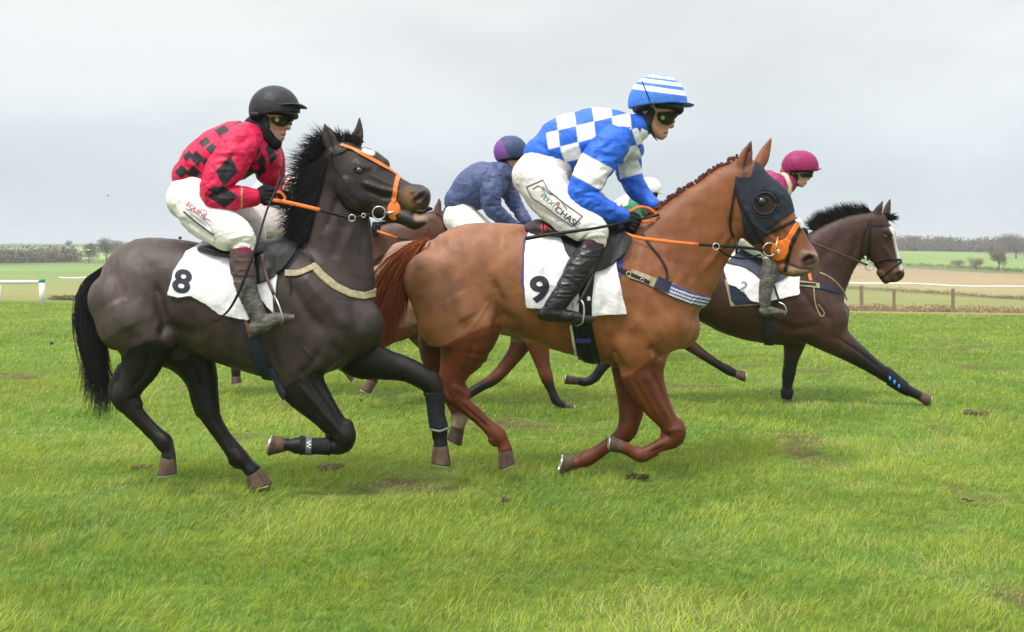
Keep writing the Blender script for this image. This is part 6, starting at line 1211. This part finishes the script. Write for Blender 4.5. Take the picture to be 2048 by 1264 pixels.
spJD = dict(Y=YD, h=.008, torso=[(918, 402, 0, 28, 1.3), (940, 384, 0, 40, 1.1), (965, 368, 0, 43, 1.1), (988, 356, 0, 36, 1.2), (1004, 346, 0, 24, 1)],
    neck=[(1002, 344, 0, 15, .9), (1014, 334, 0, 14, .9), (1020, 325, 0, 15, .9)],
    head=[[(1016, 305, .01, 24, .82), (1028, 307, .02, 23, .8)], [(1028, 322, .03, 18, .8), (1030, 336, .035, 13, .8)], [(1018, 334, .02, 8, 1.3), (1034, 343, .035, 5.5, 1.3)], [(1043, 330, .05, 3.4, 1)]],
    hd=dict(s=.65, skin=(.48, .27, .2)),
    arms=[[(984, 355, -.16, 22, .85), (982, 380, -.21, 21, .9), (984, 412, -.22, 19, .9), (1004, 434, -.18, 14), (1030, 450, -.12, 10)], [(1004, 356, .15, 20, .85), (1018, 385, .18, 16), (1034, 415, .14, 13), (1052, 442, .06, 10)]],
    hands=[hand(YD, (1034, 452), (1048, 456), -.12, .65)], seat=[[(916, 438, 0, 28, 1.4), (924, 420, 0, 29, 1.25)]],
    legs=[[(922, 436, -.07, 30, 1), (948, 462, -.2, 28, .95), (978, 482, -.27, 22, .9), (994, 494, -.29, 17, .9), (998, 506, -.30, 14, .9)], [(924, 436, .07, 30, 1), (960, 462, .2, 26), (994, 490, .28, 18), (1000, 506, .3, 14)]],
    shins=[[(997, 512, -.31, 15, .85), (990, 540, -.33, 15, .8), (982, 570, -.35, 12.5, .8), (980, 596, -.36, 10.5, .8)], [(998, 510, .31, 15, .85), (988, 570, .35, 12.5, .8), (986, 596, .36, 10.5, .8)]],
    feet=[[(977, 610, -.36, 9, .9), (1004, 612, -.36, 7, 1), (1020, 614, -.36, 4, 1.2)], [(980, 610, .36, 9, .9), (1022, 614, .36, 4, 1.2)]],
    jcol=lambda V, px, py: np.repeat(np.array(NAVYB)[None], len(V), 0), scol=lambda V, px, py: np.repeat(np.array(NAVYB)[None] * .95, len(V), 0), bcol=(.74, .73, .70), fold=.008,
    jstrokes=[([(905, 400), (935, 410), (965, 405)], 4, -6), ([(940, 350), (955, 390)], 5, -5), ([(970, 335), (965, 380)], 5, 5), ([(905, 415), (950, 422)], 3, 6)], sstrokes=[([(985, 340), (975, 380)], 4, -6), ([(1000, 360), (995, 400)], 4, 5), ([(975, 415), (1000, 410)], 3, -5), ([(1020, 385), (1035, 378)], 3, -5), ([(1030, 410), (1045, 400)], 3, -5)],
    helmet=dict(c=(1021, 303, 30, 32, (990, 322), (1052, 312)), col=capD, shell=[[(1002, 320, 0, 6, 3.4), (1014, 318, 0, 6, 4.2), (1040, 316, .01, 6, 3.8)]], straps=[([(1010, 318), (1012, 334), (1020, 346)], 4)], pad=[(996, 322), (1006, 327), (1010, 320), (1018, 326), (1020, 342), (1012, 348), (1002, 336)], dy=.01))
jD, PD = rider('rider in plain navy jacket with a purple and blue cap, between the two nearest riders', spJD)

# ---- dark bay horse beyond, and the rider hidden by the black mane
YE = 12.9
specE = dict(Y=YE, h=.0125, box=(360, 385, 960, 790), dep=.42, color=flatcol(YE, (.10, .045, .028), (.012, .009, .008), 672),
    torso=[(392, 555, 0, 28, .9), (415, 548, 0, 62, .82), (460, 548, 0, 65, .78), (510, 552, 0, 68, .74), (570, 562, 0, 76, .72), (630, 572, 0, 84, .67), (680, 580, 0, 84, .62), (715, 588, 0, 62, .66), (738, 594, 0, 30, .95)],
    neck=[(690, 560, 0, 68, .55), (730, 526, 0, 56, .42), (772, 498, 0, 50, .4), (815, 478, 0, 42, .4), (852, 458, 0, 34, .45), (874, 446, 0, 26, .6)],
    head=[(874, 440, 0, 20, .85), (884, 460, 0, 32, .6), (898, 482, 0, 29, .52), (912, 504, 0, 22, .55), (922, 520, 0, 18, .65)],
    ears=[[(874, 428, -.05, 8, .7), (876, 416, -.05, 8, .5), (878, 406, -.05, 5.5, .5), (878, 395, -.05, 1.8, .6)], [(890, 430, .05, 8, .7), (896, 416, .05, 7, .5), (900, 404, .05, 1.8, .6)]],
    muscle=[[(640, 530, -.12, 32, .6), (690, 590, -.16, 40, .6)], [(640, 530, .12, 32, .6), (690, 590, .16, 40, .6)]],
    legs=[([(435, 600, -.12, 50, .75), (446, 650, -.12, 30), (462, 690, -.12, 17), (470, 722, -.12, 11), (472, 745, -.12, 9.5), (472, 752, -.12, 9)], .05),
          ([(420, 600, .12, 48, .75), (410, 650, .12, 26), (400, 690, .12, 15), (395, 725, .12, 10), (380, 748, .12, 9)], .05),
          ([(705, 620, -.12, 40, .7), (720, 665, -.12, 22), (736, 700, -.12, 14), (722, 726, -.12, 10), (704, 738, -.12, 9), (694, 742, -.12, 8)], .05),
          ([(722, 615, .12, 40, .7), (780, 628, .12, 22), (838, 650, .12, 13.5), (862, 672, .12, 12), (888, 690, .12, 9), (912, 704, .12, 8)], .05)],
    hooves=[(-.12, (472, 752), (473, 766), 9, 11, .95, 1), (.12, (380, 748), (372, 760), 9, 11, .95, 0), (-.12, (694, 742), (708, 756), 8, 11, .95, 2), (.12, (912, 704), (930, 710), 8, 11, .95, 2)], strokes=[])
hE, BE_ = horse('dark bay racehorse whose black-maned neck shows beneath the open mouth of the dark brown horse', 'racehorses galloping in the race', specE)
hair('mane', hE, M_HAIR, [(x, top_at(BE_, x, 380, 600) + 3, YE, -1, .25, 1) for x in (866, 830, 795, 760, 735)], 1100, 81, .17, .006, (.010, .009, .010), .4, droop=.5, spread=.12, lat=.02)
hair('tail', hE, M_HAIR, [(396, 505, YE, -.6, -.9, 1), (390, 520, YE, -.4, -1, 1)], 500, 82, .7, .006, (.010, .009, .010), .4, droop=1.8, spread=.08, levels=8)
strap(BE_, 'bridle_cheekpiece', hE, M_BLKLEATHER, [(872, 426), (884, 436), (890, 455), (896, 480)], 4, .006); rein(hE, [(754, 462, YE - .22), (795, 476, YE - .22)], .012, M_ORANGE); rein(hE, [(795, 476, YE - .22), (850, 486, YE - .18), (905, 500, YE - .12)], .010, M_BLKLEATHER)
saddle(hE, YE, [(560, 500, 0, 12, 4.0), (590, 500, 0, 10, 5.0), (630, 496, 0, 13, 4.0)])
def scE(V, px, py):
    u_, v_ = along(px, py, (566, 366), (640, 408)); c = np.repeat(np.array((.78, .77, .76))[None], len(V), 0)
    c = mixc(c, BLK, np.clip(1.5 - np.abs(u_ - 40) / 11, 0, 1)); c = mixc(c, (.55, .05, .04), np.clip(1.4 - np.abs(u_ - 9) / 3, 0, 1)); return mixc(c, (.10, .10, .11), np.clip((4 - u_) / 2, 0, 1))
spJE = dict(Y=YE, h=.009, torso=[(520, 398, 0, 28, 1.3), (545, 385, 0, 36, 1.1), (572, 378, 0, 30, 1.1), (600, 366, 0, 30, 1.1), (622, 350, 0, 22, 1)],
    neck=[(620, 350, 0, 15, .9), (632, 340, 0, 14, .9), (640, 330, 0, 15, .9)], head=[[(642, 315, 0, 23, .82), (652, 318, 0, 22, .8)], [(652, 332, 0, 17, .78), (652, 344, 0, 12, .8)], [(660, 338, 0, 3.4, 1)]],
    hd=dict(s=.65, skin=(.5, .28, .2)),
    arms=[[(575, 372, -.16, 21, .9), (592, 386, -.19, 20, .9), (618, 402, -.22, 18, .9), (660, 430, -.22, 14), (735, 454, -.18, 10)], [(600, 372, .15, 20, .85), (640, 410, .18, 15), (735, 452, .06, 10)]],
    hands=[hand(YE, (738, 456), (752, 459), -.19, .78)], seat=[[(512, 430, 0, 28, 1.4), (518, 415, 0, 28, 1.25)]],
    legs=[[(508, 432, -.07, 30, 1), (538, 446, -.2, 31, .95), (572, 458, -.27, 27, .9), (592, 468, -.29, 21, .9), (596, 482, -.30, 15, .9)], [(514, 432, .07, 28, 1), (550, 450, .2, 26), (590, 470, .28, 18), (596, 486, .3, 14)]],
    shins=[[(596, 496, -.31, 15, .85), (590, 524, -.33, 15, .8), (582, 552, -.35, 12.5, .8), (580, 576, -.36, 10, .8)], [(598, 496, .31, 15, .85), (588, 550, .35, 12.5, .8), (586, 576, .36, 10, .8)]],
    feet=[[(577, 590, -.36, 9, .9), (600, 592, -.36, 7, 1), (616, 594, -.36, 4, 1.2)], [(580, 590, .36, 9, .9), (620, 594, .36, 4, 1.2)]],
    jcol=lambda V, px, py: np.repeat(np.array((.5, .5, .52))[None], len(V), 0), scol=scE, bcol=lambda V, px, py: np.array((.40, .35, .32))[None] * (1 - .5 * np.clip(vnoise(V, 30, 3) - .5, 0, 1) * 2)[:, None], bootm=M_DUSTY,
    helmet=dict(c=(645, 312, 27, 30, (614, 326), (676, 322)), col=lambda V, px, py: np.repeat(np.array((.7, .7, .72))[None], len(V), 0)))
jE, PE = rider('rider in mud-splashed breeches and white sleeve with black band behind the black mane', spJE)

# ---- green rider far behind, on a horse hidden by the leaders
YF = 17.0; dX = 0
def mv(sp, s, x0, y0, tx, ty):
    def f(n): return (tx + (n[0] - x0) * s, ty + (n[1] - y0) * s, n[2], n[3] * s, *n[4:])
    o = dict(sp)
    for k in ('torso', 'neck', 'head'):
        if k in o and o[k]: o[k] = [f(n) for n in o[k]] if not isinstance(o[k][0], list) else [[f(n) for n in c] for c in o[k]]
    for k in ('heads', 'carve', 'ears', 'muscle', 'arms', 'seat', 'shins', 'feet', 'chest'):
        if k in o: o[k] = [[f(n) for n in c] for c in o[k]]
    if 'legs' in o: o['legs'] = [([f(n) for n in c[0]], c[1]) if isinstance(c, tuple) else [f(n) for n in c] for c in o['legs']]
    if 'hooves' in o: o['hooves'] = [(h_[0], (tx + (h_[1][0] - x0) * s, ty + (h_[1][1] - y0) * s), (tx + (h_[2][0] - x0) * s, ty + (h_[2][1] - y0) * s), h_[3] * s, h_[4] * s, *h_[5:]) for h_ in o['hooves']]
    o['strokes'] = []; return o
sF = .62
spF = mv(specE, .745, 560, 560, 1245, 548); spF['Y'] = YF; spF['h'] = .016; spF['box'] = (1080, 400, 1560, 730); spF['color'] = flatcol(YF, (.09, .04, .025), (.012, .009, .008), 630)
q_ = lambda a, b: (1245 + (a - 560) * .745, 548 + (b - 560) * .745)
# gather its legs, as the photograph shows none of them clear of the leaders
spF['legs'] = [([(1170, 585, -.12, 34, .75), (1190, 625, -.12, 20), (1206, 655, -.12, 12), (1225, 678, -.12, 8), (1240, 695, -.12, 7)], .05), ([(1165, 585, .12, 32, .75), (1190, 630, .12, 18), (1215, 662, .12, 11), (1245, 690, .12, 7)], .05),
    ([(1345, 590, -.12, 28, .7), (1340, 620, -.12, 16), (1330, 650, -.12, 10), (1312, 668, -.12, 8), (1298, 672, -.12, 6)], .05), ([(1350, 588, .12, 28, .7), (1352, 620, .12, 15), (1345, 648, .12, 10), (1325, 660, .12, 7), (1310, 662, .12, 6)], .05)]
spF['hooves'] = [(-.12, (1240, 695), (1246, 706), 6.5, 8.5, .95, 1), (.12, (1245, 690), (1252, 700), 6.5, 8.5, .95, 0), (-.12, (1298, 672), (1288, 670), 6.5, 8.5, .95, 2), (.12, (1310, 662), (1300, 660), 6.5, 8.5, .95, 2)]
spF['torso'] = [(x, y, a, r * .96, q) for x, y, a, r, q in spF['torso']]
hF, BF_ = horse('bay racehorse under the green and white rider, hidden behind the chestnut horse', 'racehorses galloping in the race', spF)
GRN = (.035, .20, .10)
spJF = dict(Y=YF, h=.011, torso=[(1238, 422, 0, 20, 1.3), (1254, 416, 0, 25, 1.1), (1272, 410, 0, 26, 1.1), (1284, 404, 0, 18, 1.1), (1290, 398, 0, 13, 1)],
    neck=[(1288, 398, 0, 10, .9), (1295, 392, 0, 9, .9), (1298, 388, 0, 10, .9)], head=[[(1298, 377, 0, 16, .82), (1304, 378, 0, 15, .8)], [(1303, 388, 0, 12, .8), (1304, 396, 0, 8, .8)], [(1310, 392, 0, 2.6, 1)]],
    hd=dict(s=.45, skin=(.3, .17, .12)),
    arms=[[(1270, 405, -.15, 14, .85), (1268, 425, -.2, 13), (1280, 442, -.16, 10), (1305, 448, -.1, 7)], [(1282, 405, .15, 13, .85), (1290, 425, .2, 11), (1305, 446, .1, 7)]],
    hands=[], seat=[[(1228, 442, 0, 20, 1.4), (1234, 432, 0, 20, 1.25)]],
    legs=[[(1232, 442, -.07, 21, 1), (1250, 460, -.2, 19, .95), (1272, 470, -.27, 15, .9), (1284, 480, -.30, 10, .9)], [(1234, 442, .07, 20, 1), (1272, 468, .27, 14), (1284, 480, .30, 10)]],
    shins=[[(1283, 486, -.31, 10.5, .85), (1276, 510, -.34, 10, .8), (1272, 530, -.36, 7.5, .8)], [(1283, 486, .31, 10.5, .85), (1276, 510, .34, 10, .8), (1272, 530, .36, 7.5, .8)]],
    feet=[[(1270, 540, -.36, 6, .9), (1298, 543, -.36, 3, 1.2)], [(1270, 540, .36, 6, .9), (1298, 543, .36, 3, 1.2)]],
    jcol=lambda V, px, py: mixc(np.repeat(np.array(GRN)[None], len(V), 0), WHITE, np.clip((404 + (1270 - px) * .38 - py) / 2 + .5, 0, 1) * (px < 1268)), scol=lambda V, px, py: np.repeat(np.array(GRN)[None], len(V), 0), bcol=(.7, .7, .68),
    helmet=dict(c=(1298, 377, 20.5, 22.5, (1276, 386), (1322, 385)), col=lambda V, px, py: np.repeat(np.array((.76, .76, .75))[None], len(V), 0), peak=[(1314, 385, 0, 2, 7), (1326, 386, 0, .8, 9)], shell=[[(1292, 389, 0, 5, 2.4), (1310, 390, 0, 5.5, 2.2)]], goggles=[(1300, 388), (1316, 387), (1316, 395), (1304, 395)]))
jF, PF = rider('rider in green silks and a white cap seen under the blue and white rider\'s arm', spJF)

# ------------------------------------------------------------------ rails, fence, birds, clods
M_WHITEPL = mat('white_plastic_rail', (.78, .79, .80), .45, noise=20, namt=.05); M_GREENPL = mat('green_plastic_cap', (.02, .28, .17), .45); M_WOOD = mat('weathered_wood', (.20, .15, .10), .85, noise=30, stretch=(1, 1, .2), bump=(60, .5))
def box_mesh(x0, x1, y0, y1, z0, z1):
    V = [(x, y, z) for x in (x0, x1) for y in (y0, y1) for z in (z0, z1)]; return V, [(0, 1, 3, 2), (4, 6, 7, 5), (0, 4, 5, 1), (2, 3, 7, 6), (0, 2, 6, 4), (1, 5, 7, 3)]
YR = 37.5; b0 = W(84, 602, YR); zr = float(ground_z(np.array([b0[0]]), np.array([YR]))[0]); u = YR / F; b0[2] = zr
rl = empty('running_rail', b0, 'white plastic running rail with a green end cap at the left edge', 'rail'); zt = W(84, 561, YR)[2]; rr = 5.5 * u
for px in (84, -2, -88, -174):
    x = W(px, 0, YR)[0]; tube('post', rl, M_WHITEPL, [(x, YR, zr - .1), (x, YR, zt + (rr * .5 if px == 84 else 0))], rr if px == 84 else rr * .6, 14)
tube('rail', rl, M_WHITEPL, [W(-260, 564, YR), W(78, 564, YR)], 3.4 * u, 14); tube('end_cap', rl, M_GREENPL, [W(84, 565, YR), W(84, 557.5, YR)], rr * 1.06, 14)
YW = 42.0
def tape(label, x0, x1, r0, r1, Y0, th=1.3):
    P = [W(x0 + (x1 - x0) * t, r0 + (r1 - r0) * t + 1.2 * math.sin(t * 14), Y0) for t in np.linspace(0, 1, 12)]; v, f = tube_mesh(P, th * Y0 / F, 6, 2); c = np.array(P[6]); o = mesh_obj('boundary_tape', np.array(v) - c, f, M_WHITEPL, None); o.location = c; tag(o, label, 'tape')
tape('white boundary tape strung along the fence on the right', 1660, 2140, 564, 577, YW, 1.3); tape('short pale tape beyond the tail of the dark brown horse', 118, 330, 555, 556, 60, 1.2)
for px, pt, pb, wd, lb in ((1723, 572, 618, 3.2, 'leftmost wooden fence stake, right of the bay horse\'s chest'), (1788, 578, 624, 2.6, 'pale fence stake below the bay horse\'s nose'), (1906, 578, 624, 2.8, 'wooden fence stake in the middle of the right fence')):
    c = W(px, pb, YW - 1.5); c[2] = min(c[2], float(ground_z(np.array([c[0]]), np.array([c[1]]))[0])) - .1; top = W(px, pt, YW - 1.5)
    v, f = box_mesh(-wd * YW / F / 1.2, wd * YW / F / 1.2, -.05, .05, 0, top[2] - c[2]); v = [(x * (1 + .1 * (z > .1)), y, z + (.03 if x > 0 and z > .1 else 0)) for x, y, z in v]
    o = mesh_obj('fence_stake', v, f, M_WOOD, None, smooth=False); o.location = c; tag(o, lb, 'stake', 'stakes of the boundary fence')
M_GULL = mat('gull_feathers', (.8, .8, .8), .7)
for px, py, lb in ((176, 500, 'white gull flying highest, in front of the trees on the left'), (203, 508, 'white gull flying lower right of the other two gulls'), (173, 517, 'lowest of the white gulls on the left')):
    Yg = 120; c = W(px, py, Yg); g_ = empty('gull', c, lb, 'bird', 'gulls flying over the fields'); s = 8 * Yg / F
    v, f = tube_mesh([(c[0] - s * .3, c[1], c[2]), c, (c[0] + s * .35, c[1], c[2] + s * .04)], [s * .03, s * .11, s * .02], 8, 3); mesh_obj('body', v, f, M_GULL, g_)
    for sg in (-1, 1):
        V = [(c[0] - .12 * s, c[1], c[2] + .03 * s), (c[0] + .12 * s, c[1], c[2] + .03 * s), (c[0] + .25 * sg * s + .1 * s, c[1] + sg * .3 * s, c[2] + .2 * s), (c[0] + .25 * sg * s - .1 * s, c[1] + sg * .3 * s, c[2] + .2 * s), (c[0] + sg * s, c[1] + sg * .6 * s, c[2] + .02 * s)]
        V2 = [(a, b, z - .03 * s) for a, b, z in V]; mesh_obj('wing', V + V2, [(0, 1, 2, 3), (3, 2, 4), (5, 8, 7, 6), (8, 9, 7), (0, 3, 8, 5), (3, 4, 9, 8), (1, 6, 7, 2), (2, 7, 9, 4)], M_GULL, g_, smooth=False)
M_SOIL = mat('damp_soil', (.075, .040, .022), .9, noise=40, namt=.6, bump=(60, 1))
def clod(px, py, sx, sz, label, fly=None, seed=0):
    Yc = CH * F / (py - HZ) if fly is None else fly; c = W(px, py, Yc); u = Yc / F; n = 16; V = []; Fc = []; g = np.random.default_rng(seed); parts = []
    for k in range(1 if fly else 9):
        cc = np.array((g.uniform(-.8, .8) * sx * u, g.uniform(-1, 1) * sz * u * 2.5, 0)) if not fly else np.zeros(3); r = np.array((sx * .35, sx * .3, sz * .5 if not fly else sx * .3)) * u * g.uniform(.5, 1.2) * (1 if not fly else 2)
        v = []; fc = []
        for i in range(9):
            for j in range(12):
                th, ph = math.pi * i / 8, 2 * math.pi * j / 12; v.append(cc + r * (math.sin(th) * math.cos(ph), math.sin(th) * math.sin(ph), math.cos(th)))
        v = np.array(v); v = v + (v - cc) * (.45 * vnoise(v, 28 / max(sx, 4) * 8, seed + k))[:, None]
        for i in range(8):
            for j in range(12): fc.append((i * 12 + j, (i + 1) * 12 + j, (i + 1) * 12 + (j + 1) % 12, i * 12 + (j + 1) % 12))
        parts.append((v, fc))
    v, f = join(parts); o = mesh_obj('mud_clod', v, f, M_SOIL, None); o.location = c + (0, 0, .025 if not fly else 0); tag(o, label, 'mud clod', 'clods of turf kicked up by the hooves')
clod(283, 940, 22, 7, 'torn brown turf beside the near hind hoof of the dark brown horse', seed=1); clod(665, 942, 34, 10, 'long scuffed strip of brown soil below the folded foreleg of the dark brown horse', seed=2)
clod(1271, 958, 24, 8, 'torn brown turf below the folded forelegs of the chestnut horse', seed=3); clod(1950, 831, 24, 7, 'dark clod of soil at the far right near the bay horse\'s hoof', seed=4); clod(1010, 1007, 13, 6, 'small brown clod in the grass below the chestnut horse\'s belly', seed=5)
clod(1938, 1008, 9, 4, 'tiny soil clod in the grass at the lower right', seed=6); clod(1285, 655, 1, 1, 'speck', fly=8.1, seed=7) if False else None
clod(216, 391, 3, 2, 'mud speck flying in the sky above the dark brown horse\'s rump', fly=8, seed=8); clod(360, 476, 5, 3, 'flying clod of mud just above the dark brown horse\'s back', fly=8, seed=9); clod(103, 686, 5, 3, 'flying clod of mud left of the dark brown horse\'s tail', fly=7.6, seed=10); clod(168, 738, 4, 3, 'mud fleck flying beside the hair of the black tail', fly=7.6, seed=11); clod(722, 800, 6, 3, 'clod of grass flying below the belly of the dark brown horse', fly=9.5, seed=12)

# ------------------------------------------------------------------ moist air over the fields
def haze():
    v, f = box_mesh(-2700, 2700, -40, 2700, -12, 45); c = np.array((0, 0, -12.)); o = mesh_obj('haze', v, f, None, None, smooth=False)
    m = bpy.data.materials.new('haze_air'); m.use_nodes = True; t = m.node_tree; t.nodes.clear(); o_ = t.nodes.new('ShaderNodeOutputMaterial'); p = t.nodes.new('ShaderNodeVolumePrincipled')
    p.inputs['Color'].default_value = (.86, .9, .93, 1); p.inputs['Density'].default_value = .00045; p.inputs['Anisotropy'].default_value = .1; t.links.new(p.outputs[0], o_.inputs['Volume'])
    o.data.materials.append(m); tag(o, 'pale damp haze over the far fields', 'haze', kind='stuff')
haze()
